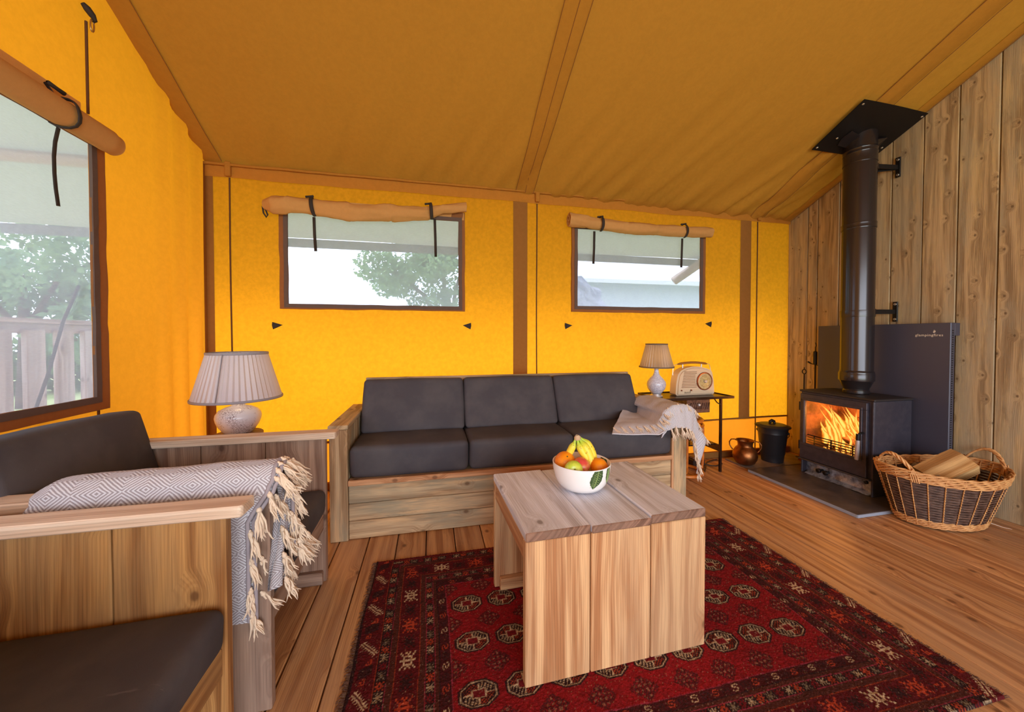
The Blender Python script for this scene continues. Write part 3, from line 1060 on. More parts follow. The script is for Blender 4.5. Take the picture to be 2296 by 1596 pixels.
def P3(t):
    y = 0.62 + (1.842 - 0.62) * t
    r = 0.044 if t < 0.97 else 0.040
    return Vector((XL + 0.018 + r, y, 1.792 - 0.004 * t)), r, r + 0.002, EX, EY


roll(P3, 'roll', M_flap, f3, 0.0012, 9)
sheet(lambda y, z: (XL + 0.016 + 0.01 * (1.90 - z), y, z), spl(0.62, 1.752, 0.05), spl(1.80, 1.902, 0.03)).build('flap_top', M_flap, f3, smooth=True)
w3 = []
for i2 in range(13):
    a = radians(110 - i2 * 20)
    w3.append((XL + 0.062 + 0.052 * cos(a), 1.622 + 0.006 * sin(i2), 1.792 + 0.053 * sin(a)))
strap([(XL + 0.03, 1.60, 1.88)] + w3, [(XL + 0.045, 1.626, 1.74), (XL + 0.034, 1.627, 1.69), (XL + 0.028, 1.629, 1.64), (XL + 0.025, 1.633, 1.58), (XL + 0.023, 1.639, 1.53), (XL + 0.022, 1.648, 1.47)], f3, w=0.009, toggle=(XL + 0.05, 1.615, 1.872), ax='y')

# hook and carabiner high on the gable
hk = thing('hanging_hook', 'small dark hook with a brass snap clip high on the gable canvas', 'hook', (XL + 0.01, 1.79, 2.28))
MB().tube([(XL + 0.010, 1.778, 2.300), (XL + 0.018, 1.786, 2.288), (XL + 0.026, 1.797, 2.272), (XL + 0.030, 1.806, 2.258), (XL + 0.026, 1.800, 2.248)], [0.008, 0.013, 0.012, 0.006, 0.004], 8).build('hook', M_strap, hk, smooth=True)
MB().tube([(XL + 0.025, 1.797 + 0.008 * cos(a), 2.232 + 0.024 * sin(a)) for a in [2 * pi * i2 / 16 for i2 in range(16)]], 0.0028, 6, closed=True).build('snap_clip', plain('brass clip', lin((190, 160, 120)), 0.3, 0.9), hk, smooth=True)

# ------------------------------------------------------------------ outside
gm = MB().poly if False else None
lawn = MB()
lawn.poly([(-40, -30, -0.55), (40, -30, -0.55), (40, 60, -0.55), (-40, 60, -0.55)])
setp(lawn.build('lawn', M_grass), 'pale green lawn around the tent seen through the screens', 'lawn', kind='stuff')

FLX = -2.95
fly = sheet(lambda x, y: (x, y, (2.16 - 0.5 * (y - YB) if y >= 0 else 2.16 + 0.5 * YB + 0.5 * y) + 0.01 * NZ(x * 2, y * 2, 0)), spl(FLX, 3.9, 0.3), spl(-3.2, 0, 0.4)[:-1] + spl(0, 3.30, 0.15))
flo = fly.build('flysheet', M_fly, smooth=True)
setp(flo, 'greenish outer flysheet whose eave shades the windows', 'tent roof')
WM['flysheet'] = Matrix.Identity(4)
sheet(lambda x, z: (x, 3.30 + 0.004 * NZ(x * 9, z * 9, 0), z), spl(FLX, 3.9, 0.15), spl(1.728, 1.80, 0.02)).build('valance', plain('grey valance', lin((120, 120, 124)), 0.9, c2=lin((150, 150, 156)), vs=30), flo, smooth=True)
MB().tube([(FLX, 2.72, 2.055), (3.9, 2.72, 2.03)], 0.035, 10).build('eave_pole', M_outw, flo, smooth=True)


def log_pole(a, b, r, label):
    a, b = Vector(a), Vector(b)
    d = (b - a); L = d.length
    q = d.to_track_quat('X', 'Z').to_matrix().to_4x4()
    fr = Matrix.Translation((a + b) / 2) @ q
    m = MB().tube([a + d * t for t in (0, 0.02, 0.3, 0.6, 0.98, 1)], [r * 0.8, r, r * 1.02, r, r, r * 0.8], 14)
    return setp(m.build('timber_pole', M_outw, None, fr, smooth=True), label, 'pole')


log_pole((2.50, 3.40, 1.58), (2.76, 3.22, 1.80), 0.045, 'thick grey pole slanting outside the right-hand back window')
log_pole((2.93, 3.25, 1.2), (2.80, 3.2, 1.86), 0.03, 'thin grey pole crossing the right edge of the right-hand back window')

# neighbouring pale tent beyond the right-hand window
nt = thing('neighbour_tent', 'pale canvas tent roof standing beyond the right-hand back window', 'tent', (4.6, 7.4, -0.5))
m = MB()
P = [(2.5, 6.2, 2.05), (9.6, 6.2, 2.12), (9.6, 8.6, 3.0), (2.5, 8.6, 3.0)]
m.poly(P); m.poly([(2.5, 8.6, 3.0), (9.6, 8.6, 3.0), (9.6, 11, 2.0), (2.5, 11, 2.0)])
m.build('roof', M_tent, nt)
MB().box(2.7, 9.3, 6.45, 10.8, -0.5, 2.04).build('walls', M_tent2, nt)
MB().box(2.5, 9.6, 6.18, 6.24, 1.99, 2.06).build('valance', M_tent, nt)
rk = MB()
rk.ball((2.10, 5.6, 0.78), 1.0, 22, 14, lambda d: 1 + 0.25 * noise.noise(d * 3) + 0.08 * noise.noise(d * 11), 0.95, 0.6, 1.12)
setp(rk.build('boulder', M_rock, None, Matrix.Translation((2.15, 5.6, 0.4)), smooth=True), 'grey stone heap low in the right-hand back window', 'rocks')

# deck railing beyond the side window
dk = MB().box(-3.0, -1.42, -1.0, 4.4, -0.08, -0.02).build('deck', M_outw)
setp(dk, 'grey timber deck outside the side window', 'deck')
rl = thing('deck_railing', 'weathered deck railing with broad balusters outside the side window', 'railing', (-2.3, 2.2, 0))
board('handrail', (-2.36, -2.24, 0.4, 4.4, 1.078, 1.106), 'y', M_outw, rl)
board('rail', (-2.32, -2.28, 0.4, 4.4, 1.02, 1.076), 'y', M_outw, rl)
board('rail', (-2.32, -2.28, 0.4, 4.4, 0.08, 0.14), 'y', M_outw, rl)
yy = 0.50
while yy < 4.3:
    board('baluster', (-2.28, -2.25, yy, yy + 0.105, 0.06, 1.04), 'z', M_outw, rl)
    yy += 0.178


def leaves(name, blobs, n, size, mat, parent, seed, kindtag='stuff'):
    rng = np.random.RandomState(seed)
    V = np.zeros((n, 4, 3)); 
    w = np.array([b[1] ** 3 * b[2] for b in blobs]); w = w / w.sum()
    ch = rng.choice(len(blobs), n, p=w)
    C = np.array([b[0] for b in blobs])[ch]; R = np.array([b[1] for b in blobs])[ch]
    d = rng.normal(size=(n, 3)); d /= np.linalg.norm(d, axis=1)[:, None]
    rr = R * (rng.uniform(0.25, 1, n) ** 0.5)
    c = C + d * rr[:, None] * np.array([1, 1, 0.72])
    a = rng.normal(size=(n, 3)); a /= np.linalg.norm(a, axis=1)[:, None]
    b = np.cross(a, rng.normal(size=(n, 3))); b /= np.linalg.norm(b, axis=1)[:, None]
    s = size * rng.uniform(0.6, 1.3, n)[:, None]
    V[:, 0] = c - a * s; V[:, 1] = c + b * s * 0.5; V[:, 2] = c + a * s; V[:, 3] = c - b * s * 0.5
    me = bpy.data.meshes.new(name)
    base = np.array(WM[parent.name].translation) if parent else np.zeros(3)
    me.from_pydata((V.reshape(-1, 3) - base).tolist(), [], np.arange(n * 4).reshape(-1, 4).tolist())
    me.materials.append(mat); me.update()
    o = bpy.data.objects.new(name, me); COL.objects.link(o)
    if parent:
        o.parent = parent
    o['kind'] = kindtag
    return o


def tree(loc, h, blobs, n, size, label, seed, group='trees beyond the tent'):
    t = thing('leafy_tree', label, 'tree', loc, group)
    x, y, z = loc
    m = MB().tube([(x, y, z), (x + 0.05, y, z + h * 0.4), (x - 0.05, y + 0.05, z + h * 0.8)], [0.14, 0.11, 0.05], 10)
    for b in blobs[:5]:
        m.tube([(x, y, z + h * 0.45), ((x + b[0][0]) / 2, (y + b[0][1]) / 2, b[0][2] - 0.35), b[0]], [0.06, 0.04, 0.015], 6)
    m.build('trunk', M_bark, t, smooth=True)
    leaves('foliage', blobs, n, size, M_leaf, t, seed)
    return t


rng = random.Random(3)


def crown(cx, cy_, cz, sx, sz, n, r):
    L = []
    for _ in range(n):
        a = rng.uniform(0, 2 * pi); q = rng.uniform(0, 1) ** 0.6
        L.append(((cx + sx * q * cos(a), cy_ + sx * 0.6 * q * sin(a), cz + sz * rng.uniform(-1, 1) * (1 - q * 0.4)), r * rng.uniform(0.7, 1.2), 1.0))
    return L


tree((0.4, 7.9, -0.55), 3.2, crown(0.15, 7.5, 2.15, 1.30, 0.60, 20, 0.40) + crown(0.3, 7.5, 2.9, 1.4, 0.4, 9, 0.45), 13000, 0.052, 'leafy tree filling the right part of the left-hand back window', 4)
tree((-6.6, 5.4, -0.55), 3.6, crown(-6.2, 5.0, 1.75, 2.0, 0.65, 13, 0.42) + crown(-6.4, 7.0, 2.3, 1.8, 0.8, 8, 0.5), 5200, 0.060, 'leafy tree behind the deck railing in the side window', 9)
tree((-8.6, 10.0, -0.55), 3.6, crown(-8.6, 10.0, 1.9, 3.0, 1.2, 12, 0.8), 6000, 0.09, 'farther tree beyond the deck railing in the side window', 12)
hd = leaves('hedge', [((-12 + i * 0.9, 12 + i * 0.5, 0.2), 1.15, 1.0) for i in range(-6, 12)], 9000, 0.14, M_hedge, None, 21)
setp(hd, 'dark green hedge at the far side of the lawn', 'hedge')
sh = leaves('shrub', [((-3.75, 3.0 + i * 0.5, -0.05), 0.42, 1.0) for i in range(0, 5)], 3500, 0.045, M_hedge, None, 23)
setp(sh, 'bright green shrubs just below the deck railing', 'shrub')

# ------------------------------------------------------------------ three-seat timber sofa
so = thing('timber_sofa', 'long timber sofa with charcoal cushions below the two back windows', 'sofa', (0.5, 2.18, 0))
for s, (x0, x1) in (('l', (-0.480, -0.397)), ('r', (1.409, 1.495))):
    board('front_post', (x0, x1, 1.895, 1.925, 0, 0.548), 'z', M_sofaw, so)
    board('armrest', (x0 - 0.004, x1 + 0.004, 1.886, 2.475, 0.549, 0.571), 'y', M_sofaw, so)
    xi = (x1 - 0.022, x1) if s == 'l' else (x0, x0 + 0.022)
    ys = [1.927, 2.06, 2.195, 2.33, 2.465]
    for a, b in zip(ys, ys[1:]):
        board('side_board', (xi[0], xi[1], a + .001, b - .001, 0.03, 0.547), 'z', M_sofaw, so)
    board('rear_post', (x0, x1, 2.44, 2.465, 0, 0.548), 'z', M_sofaw, so)
board('edge_batten', (1.3945, 1.408, 1.893, 1.93, 0.0, 0.40), 'z', M_rail, so)
board('seat_rail', (-0.395, 1.393, 1.884, 1.93, 0.272, 0.299), 'x', M_rail, so)
for a, b in ((0.004, 0.092), (0.094, 0.178), (0.180, 0.270)):
    board('front_board', (-0.395, 1.393, 1.900 + random.uniform(0, .003), 1.922, a, b), 'x', M_sofaw, so)
board('seat_base', (-0.395, 1.393, 1.932, 2.43, 0.272, 0.296), 'x', M_sofaw, so)
for a, b in ((0.31, 0.455), (0.458, 0.60), (0.603, 0.743)):
    board('back_board', (-0.396, 1.408, 2.415, 2.437, a, b), 'x', M_sofaw, so)
xsC = (-0.392, 0.193, 0.775, 1.392)
for i, (a, b) in enumerate(zip(xsC, xsC[1:])):
    a += 0.003; b -= 0.003
    z0, z1 = 0.303, 0.462
    P = [(a, 1.888, z0), (b, 1.888, z0), (b, 2.36, z0), (a, 2.36, z0), (a, 1.878, z1), (b, 1.878, z1), (b, 2.33, z1), (a, 2.33, z1)]
    cushion('seat_cushion', P, 0.028, M_char, so, 0.006, i)
xsB = (-0.385, 0.196, 0.778, 1.345)
for i, (a, b) in enumerate(zip(xsB, xsB[1:])):
    a += 0.003; b -= 0.003
    P = [(a, 2.135, 0.460), (b, 2.135, 0.460), (b, 2.262, 0.452), (a, 2.262, 0.452), (a, 2.262, 0.748), (b, 2.262, 0.748), (b, 2.39, 0.728), (a, 2.39, 0.728)]
    cushion('back_cushion', P, 0.022, M_char, so, 0.006, 10 + i)


# ------------------------------------------------------------------ two matching armchairs facing right
def armchair(y0, y1, label, wd, wa, seed, cush=True, xs=0.0):
    t = thing('timber_armchair', label, 'armchair', (-0.75, (y0 + y1) / 2, 0), 'timber armchairs along the side wall')
    XB, XF = -1.075 + xs, -0.418 + xs
    th = 0.028
    for side, (a, b) in (('n', (y0, y0 + th)), ('f', (y1 - th, y1))):
        w = (XF - XB) / 3
        for i in range(3):
            board('side_board', (XB + i * w + .0015, XB + (i + 1) * w - .0015, a, b, 0, 0.587), 'z', wd, t)
        ya, yb = (a - 0.014, a + 0.050) if side == 'n' else (b - 0.050, b + 0.014)
        # armrest with a clipped front corner
        fr = frame(((XB + XF) / 2, (ya + yb) / 2, 0.602), 'x')
        xe = XF + (0.042 if side == 'f' or y0 < 1 else 0.012)
        c = 0.026
        top = [(XB - 0.02, ya), (xe - (0 if side == 'f' else 0), ya), (xe, yb - c), (xe - c, yb), (XB - 0.02, yb)]
        if side == 'f': top = [(XB - 0.02, ya), (xe - 0.006, ya), (xe, ya + 0.006), (xe, yb), (XB - 0.02, yb)]
        bm = bmesh.new()
        lo = [bm.verts.new((p[0], p[1], 0.588)) for p in top]; hi = [bm.verts.new((p[0], p[1], 0.615)) for p in top]
        bm.faces.new(hi); bm.faces.new(lo[::-1])
        for i in range(5): bm.faces.new((lo[i], lo[(i + 1) % 5], hi[(i + 1) % 5], hi[i]))
        bmesh.ops.bevel(bm, geom=bm.edges[:], offset=0.003, segments=1, affect='EDGES')
        m = MB(); m.bm(bm)
        m.build('armrest', wa, t, fr)
        # floor batten inside
        yi = (b + 0.0005, b + 0.022) if side == 'n' else (a - 0.022, a - 0.0005)
        board('floor_batten', (XB + 0.02, XF - 0.012, yi[0], yi[1], 0.0, 0.05), 'x', wd, t)
    board('seat_rail', (XF - 0.036, XF - 0.010, y0 + th + .001, y1 - th - .001, 0.214, 0.280), 'y', wd, t)
    board('rear_rail', (XB + 0.002, XB + 0.026, y0 + th + .001, y1 - th - .001, 0.214, 0.280), 'y', wd, t)
    board('seat_base', (XB + 0.03, XF - 0.04, y0 + th + .001, y1 - th - .001, 0.256, 0.277), 'x', wd, t)
    for a, b in ((0.30, 0.43), (0.433, 0.56), (0.563, 0.66)):
        board('back_board', (XB + 0.002, XB + 0.024, y0 + th + .001, y1 - th - .001, a, b), 'y', wd, t)
    a, b = y0 + th + 0.004, y1 - th - 0.004
    P = [(XB + 0.03, a, 0.281), (XF + 0.000, a, 0.281), (XF + 0.000, b, 0.281), (XB + 0.03, b, 0.281), (XB + 0.03, a, 0.378), (XF + 0.006, a, 0.386), (XF + 0.006, b, 0.386), (XB + 0.03, b, 0.378)]
    cushion('seat_cushion', P, 0.026, M_char, t, 0.005, seed)
    P = [(XB + 0.045, a, 0.385), (-0.945 + xs, a, 0.388), (-0.945 + xs, b, 0.388), (XB + 0.045, b, 0.385), (XB - 0.075, a, 0.735), (-1.035 + xs, a, 0.745), (-1.035 + xs, b, 0.735), (XB - 0.075, b, 0.725)]
    cushion('back_cushion', P, 0.020, M_char, t, 0.005, seed + 4)
    return t


armchair(1.075, 1.63, 'pinkish timber armchair beside the lamp with a thick throw over its arm', M_chairw, M_chairarm, 31)
armchair(0.400, 0.985, 'golden timber armchair nearest the camera with bare pale armrests', M_chairb, M_chairarm, 47, xs=-0.045)

# ------------------------------------------------------------------ coffee table (built square, then turned a little)
ct = thing('coffee_table', 'chunky plank coffee table with greyed top standing on the red rug', 'table', (0.549, 1.210, 0.010))
Z0 = 0.010
X0, X1, Y0, Y1 = 0.247, 0.851, 0.983, 1.437
wx = (X1 - X0) / 3
for i in range(3):
    a, b = X0 + i * wx + 0.0018, X0 + (i + 1) * wx - 0.0018
    dz = (0.0, -0.0035, 0.001)[i]
    board('top_board', (a, b, Y0 - (0.004, 0.006, 0.0)[i], Y1, 0.4255 + dz * 0, 0.452 + dz), 'y', M_ttop, ct, 0.003, endmat=M_tend)
    board('leg_board', (a, b, Y0, Y0 + 0.026, Z0, 0.425), 'z', M_tleg, ct, 0.0025)
    board('leg_board', (a, b, Y1 - 0.026, Y1, Z0, 0.425), 'z', M_tleg, ct, 0.0025)
for a in (X0 + 0.004, X1 - 0.028):
    board('apron', (a, a + 0.024, Y0 + 0.0265, Y1 - 0.0265, 0.362, 0.425), 'y', M_tleg, ct)
board('floor_batten', (X0 + 0.02, X1 - 0.02, Y1 - 0.052, Y1 - 0.0265, Z0, 0.055), 'x', M_tleg, ct)
board('floor_batten', (X0 + 0.02, X1 - 0.02, Y0 + 0.0265, Y0 + 0.05, Z0, 0.055), 'x', M_tleg, ct)
ct.rotation_euler = (0, 0, radians(1.7))

# ------------------------------------------------------------------ oriental rug with woven pattern
RX0, RX1, RY0, RY1 = -0.238, 1.545, 0.668, 1.682
FX0, FX1, FY0, FY1 = 0.058, 1.272, 0.868, 1.462
CS = 0.0025
nx = int((RX1 - RX0) / CS) + 1
ny = int((RY1 - RY0) / CS) + 1
xx = np.linspace(RX0, RX1, nx); yy_ = np.linspace(RY0, RY1, ny)
U, V = np.meshgrid(xx, yy_, indexing='ij')


def C3(r, g_, b): return np.array(lin((r, g_, b))[:3])


CR, CF, CD, CB, CC, CO, CP = C3(104, 12, 20), C3(150, 14, 24), C3(42, 18, 20), C3(84, 36, 26), C3(226, 196, 158), C3(206, 76, 42), C3(190, 60, 84)
rs = np.random.RandomState(5)
# slightly wobbly coordinates, as a hand-knotted rug has
wob = lambda a, b, s: 0.003 * np.sin(a * 9 + s) + 0.002 * np.sin(b * 23 + s * 2)
Uw, Vw = U + wob(V, U, 0.4), V + wob(U, V, 1.7)
rgb = np.zeros((nx, ny, 3)); rgb[:] = CF
dx = np.maximum(FX0 - Uw, Uw - FX1); dy = np.maximum(FY0 - Vw, Vw - FY1)
end = dx > dy * 1.0
bd = np.maximum(dx, dy * 1.10)
tt = np.where(end, Vw, Uw)
tr_ = bd


def put(mask, col, a=1.0):
    rgb[mask] = rgb[mask] * (1 - a) + col * a


bands = [(0.0, 0.003, CP * 0.7), (0.003, 0.034, CR * 0.45 + CD * 0.5), (0.034, 0.037, CD), (0.037, 0.049, CB), (0.049, 0.0515, CP * 0.7), (0.0515, 0.077, CD),
         (0.077, 0.0795, CP * 0.7), (0.0795, 0.098, CB), (0.098, 0.1005, CO * 0.6), (0.1005, 0.169, CR * 0.85), (0.169, 0.1715, CO * 0.6), (0.1715, 0.190, CB), (0.190, 0.192, CP * 0.6),
         (0.192, 0.222, CD), (0.222, 0.2245, CO * 0.6), (0.2245, 0.30, CR * 0.9), (0.285, 0.40, CD * 1.3)]
for a, b, c in bands: put((bd >= a) & (bd < b), c)

MOTS = {
    'S': ["..###.", ".#...#", ".#....", "..##..", "....#.", "#...#.", ".###.."],
    'D': [".####.", "#....#", "#.##.#", "#.##.#", "#....#", ".####."],
    'M': ["#..#..#", ".#.#.#.", "..###..", "#.###.#", ".#.#.#.", "#..#..#"],
    'X': ["#.#.#", ".###.", "##.##", ".###.", "#.#.#"],
    'T': ["#...#...#", ".#..#..#.", "..#####..", "#.#.#.#.#", ".##.#.##.", "#.#.#.#.#", "..#####..", ".#..#..#.", "#...#...#"],
    'G': [".........", ".#.#.#.#.", "..#####..", ".#.###.#.", "..#####..", ".#.#.#.#.", "........."],
    'F': ["#####", "#...#", "###..", "#.#..", "#...."],
}


def stamp(mask, t, r, tc, rc, w, h, key, col, a=0.9):
    """stamp a motif centred at tc (along), rc (across)"""
    B = np.array([[ch == '#' for ch in row] for row in MOTS[key]])
    n, m = B.shape
    i = np.floor(((r - rc) / h + 0.5) * n).astype(int); j = np.floor(((t - tc) / w + 0.5) * m).astype(int)
    ok = mask & (i >= 0) & (i < n) & (j >= 0) & (j < m)
    hit = np.zeros_like(ok); hit[ok] = B[i[ok], j[ok]]
    put(hit, col, a)


for lo, hi, sgn in ((FY0 - 0.32, FY1 + 0.32, True), (FX0 - 0.32, FX1 + 0.32, False)):
    mk = end if sgn else ~end
    base = lo
    k3 = 0
    t0 = lo
    while t0 < hi:
        stamp(mk & (bd > 0.003) & (bd < 0.034), tt, bd, t0, 0.0185, 0.026, 0.020, 'S' if k3 % 2 == 0 else 'D', (CC, CD * 1.6, CO, CD * 1.6)[k3 % 4], 0.85)
        t0 += 0.0345; k3 += 1
    t0 = lo; k3 = 0
    while t0 < hi:
        for rc, bb_ in ((0.0642, (0.0515, 0.077)), (0.207, (0.192, 0.222))):
            stamp(mk & (bd > bb_[0]) & (bd < bb_[1]), tt, bd, t0, rc, 0.026, 0.023, 'M' if k3 % 2 == 0 else 'X', (CC * 0.8, CO * 0.85, CC * 0.35, CR * 1.5)[k3 % 4], 0.85)
        t0 += 0.031; k3 += 1
    t0 = lo + 0.02; k3 = 0
    while t0 < hi:
        c = (CC, CD * 1.1, CO, CD * 1.1)[k3 % 4]
        stamp(mk & (bd > 0.1005) & (bd < 0.169), tt, bd, t0, 0.135, 0.062, 0.050, 'T' if k3 % 2 == 0 else 'G', c, 0.9)
        t0 += 0.072; k3 += 1
# outer end bands with slanting combs
e_out = end & (bd > 0.2245) & (bd < 0.285)
k3 = 0
t0 = RY0 + 0.035
while t0 < RY1:
    q = (tr_ - 0.255) + 0.0; p = tt - t0
    if k3 % 2 == 0:
        a_ = (p * 0.75 + q * 0.66); b_ = (-p * 0.66 + q * 0.75)
        put(e_out & (np.abs(a_) < 0.034) & ((np.abs(b_ - 0.004) < 0.0016) | (np.abs(b_ + 0.004) < 0.0016)), CC)
        put(e_out & (np.abs(a_) < 0.034) & (np.abs(b_) < 0.013) & (np.abs(b_) > 0.005) & ((a_ * 1000 % 9) < 2.6), CC, 0.85)
    else:
        put(e_out & (np.abs(p) < 0.022) & (np.abs(q) < 0.020) & (np.abs(p + q * 0.4) < 0.017), CD * 1.2, 0.85)
        stamp(e_out, tt, tr_, t0 + 0.032, 0.25, 0.020, 0.018, 'F', CO, 0.8)
        stamp(e_out, tt, tr_, t0 - 0.032, 0.262, 0.020, 0.018, 'F', CO, 0.8)
    t0 += 0.085; k3 += 1

# field: three rows of octagonal guls and dotted lozenges between them
fld = bd < 0
for r_ in range(3):
    for c_ in range(9):
        gx, gy = 0.126 + c_ * 0.1324, 0.995 + r_ * 0.1755
        p, q = (Uw - gx), (Vw - gy)
        ap, aq = np.abs(p) / 0.050, np.abs(q) / 0.037
        octa = np.maximum(np.maximum(ap, aq), (ap + aq) / 1.42)
        put(fld & (octa < 1.12), CD * 1.3)
        put(fld & (octa < 1.0) & (octa > 0.92), CC * 0.85, 0.8)
        put(fld & (octa <= 0.92), CD * 1.0)
        quad = (p * q) > 0
        ins = fld & (octa < 0.84)
        put(ins & ~quad & (np.sin(p * 700) * np.sin(q * 650) > 0.1), CO * 0.8, 0.8)
        put(ins & quad & (np.sin(p * 620 + q * 300) * np.sin(q * 560) > 0.25), CC, 0.85)
        put(ins & ((np.abs(p) < 0.0022) & (np.abs(q) > 0.013) | (np.abs(q) < 0.0020) & (np.abs(p) > 0.018)), CC, 0.9)
        ctr = np.maximum(np.abs(p) / 0.016, np.abs(q) / 0.011)
        put(ins & (ctr < 1.25), CC * 0.9, 0.8)
        put(ins & (ctr < 1.0), CR * 1.5)
spk = rs.rand(nx, ny)
for r_ in range(4):
    for c_ in range(-1, 10):
        gx, gy = 0.126 + (c_ + 0.5) * 0.1324, 0.995 + (r_ - 0.5) * 0.1755
        p, q = np.abs(Uw - gx) / 0.046, np.abs(Vw - gy) / 0.040
        loz = fld & (np.maximum((p + q) / 1.15, np.maximum(p, q)) < 0.9) & ((np.floor(Uw / 0.006) + np.floor(Vw / 0.006)) % 2 + spk > 0.45)
        put(loz, CD * 1.4, 0.75)
        put(fld & (p + q < 0.85) & (np.floor(Uw / 0.008) % 2 == 0) & (np.floor(Vw / 0.008) % 2 == 0) & (spk > 0.35), CC * 0.5 + CO * 0.3, 0.45)
# abrash and pile wear
n1 = np.array([[noise.noise(Vector((a * 2.2, b * 2.2, 0))) for b in yy_[::8]] for a in xx[::8]])
n1 = np.kron(n1, np.ones((8, 8)))[:nx, :ny]
n1 = n1 if n1.shape == (nx, ny) else np.pad(n1, ((0, max(0, nx - n1.shape[0])), (0, max(0, ny - n1.shape[1]))), 'edge')
for _ in range(6): n1 = (n1 + np.roll(n1, 3, 0) + np.roll(n1, -3, 0) + np.roll(n1, 3, 1) + np.roll(n1, -3, 1)) / 5
st = rs.rand(nx // 3 + 1, ny // 2 + 1); st = np.kron(st, np.ones((3, 2)))[:nx, :ny]
rgb *= (1 + 0.30 * n1)[..., None]
rgb *= (0.72 + 0.5 * st)[..., None]
lt = rs.rand(nx, ny) > 0.985
put(lt, CC * 0.6, 0.5)
jx = rs.uniform(-1, 1, (nx, ny)) * 0.0006; jy = rs.uniform(-1, 1, (nx, ny)) * 0.0006
hz = 0.0075 + rs.uniform(-0.0012, 0.0012, (nx, ny)) + 0.0012 * n1
PX, PY = U + jx + 0, V + jy
PX = PX + 0.004 * np.sin(V * 13) * (U < RX0 + .05) * 1.0
edge = (np.minimum(np.minimum(U - RX0, RX1 - U), np.minimum(V - RY0, RY1 - V)) < CS * 0.6)
hz[edge] = 0.0008
rug_t = thing('oriental_rug', 'deep red oriental rug with rows of octagonal medallions', 'rug', (0.65, 1.175, 0))
co = np.stack([PX - 0.65, PY - 1.175, hz], -1).reshape(-1, 3)
idx = np.arange(nx * ny).reshape(nx, ny)
q4 = np.stack([idx[:-1, :-1], idx[1:, :-1], idx[1:, 1:], idx[:-1, 1:]], -1).reshape(-1, 4)
me = bpy.data.meshes.new('pile')
me.vertices.add(nx * ny); me.vertices.foreach_set('co', co.ravel())
me.loops.add(q4.size); me.loops.foreach_set('vertex_index', q4.ravel().astype(np.int32))
me.polygons.add(len(q4)); me.polygons.foreach_set('loop_start', np.arange(0, q4.size, 4, dtype=np.int32)); me.polygons.foreach_set('loop_total', np.full(len(q4), 4, dtype=np.int32))
me.update(calc_edges=True)
ca = me.color_attributes.new('weave', 'FLOAT_COLOR', 'POINT')
ca.data.foreach_set('color', np.concatenate([np.clip(rgb, 0, 1), np.ones((nx, ny, 1))], -1).astype(np.float32).ravel())
g = G('knotted wool pile')
at = g.n('Attribute', {'attribute_name': 'weave'})
P_ = g.obj()
fz = g.noise(P_, 700.0, 3, 0.7)
cl = g.mix(g.mr(fz, 0.3, 0.75), g.mix(0.35, at.outputs['Color'], (0, 0, 0, 1)), g.mix(0.04, at.outputs['Color'], lin((230, 160, 160))))
M_rug = g.end(g.bsdf(cl, 0.92, 0, g.bump(g.noise(P_, 380.0, 3, 0.7), 0.8, 0.004), 0.15))
me.materials.append(M_rug)
pile = bpy.data.objects.new('pile', me); COL.objects.link(pile); pile.parent = rug_t
# frayed fringe at both short ends
fr_ = MB()
r2 = random.Random(9)
for xe, sg in ((RX0, -1), (RX1, 1)):
    y = RY0
    while y < RY1:
        L = r2.uniform(0.006, 0.020)
        a = r2.uniform(-0.5, 0.5)
        p0 = (xe - sg * 0.004, y, 0.005); p1 = (xe + sg * L * 0.5, y + a * 0.004, 0.005 + r2.uniform(0, .003)); p2 = (xe + sg * L, y + a * 0.012, 0.0018)
        fr_.tube([p0, p1, p2], [0.0011, 0.0010, 0.0005], 4, caps=False)
        y += 0.0032
fr_.build('fringe', plain('frayed brown wool', lin((104, 74, 56)), 0.95, c2=lin((64, 30, 28)), vs=60), rug_t, kind='stuff')

# ------------------------------------------------------------------ fruit bowl
BC = (0.535, 1.237)
bz = 0.4525
bw = thing('fruit_bowl', 'white bowl with a printed green leaf standing on the coffee table', 'bowl', (BC[0], BC[1], bz))
prof = [(0.0, 0.0), (0.058, 0.0), (0.074, 0.006), (0.088, 0.022), (0.097, 0.044), (0.102, 0.068), (0.1045, 0.092), (0.1035, 0.0945), (0.1015, 0.093), (0.0985, 0.07), (0.0935, 0.046), (0.084, 0.025), (0.068, 0.010), (0.0, 0.007)]


def finer(pr_, n=3):
    o = []
    for a, b in zip(pr_, pr_[1:]):
        for i in range(n): o.append((a[0] + (b[0] - a[0]) * i / n, a[1] + (b[1] - a[1]) * i / n))
    return o + [pr_[-1]]


MB().lathe(prof, (BC[0], BC[1], bz), 64, cap=False).build('bowl', M_bowl, bw, smooth=True)


def rad_at(z, inner=False):
    P = prof[7:][::-1] if inner else prof[1:7]
    for (r0, z0), (r1, z1) in zip(P, P[1:]):
        if z0 <= z <= z1: return r0 + (r1 - r0) * (z - z0) / max(1e-6, z1 - z0)
    return P[-1][0]


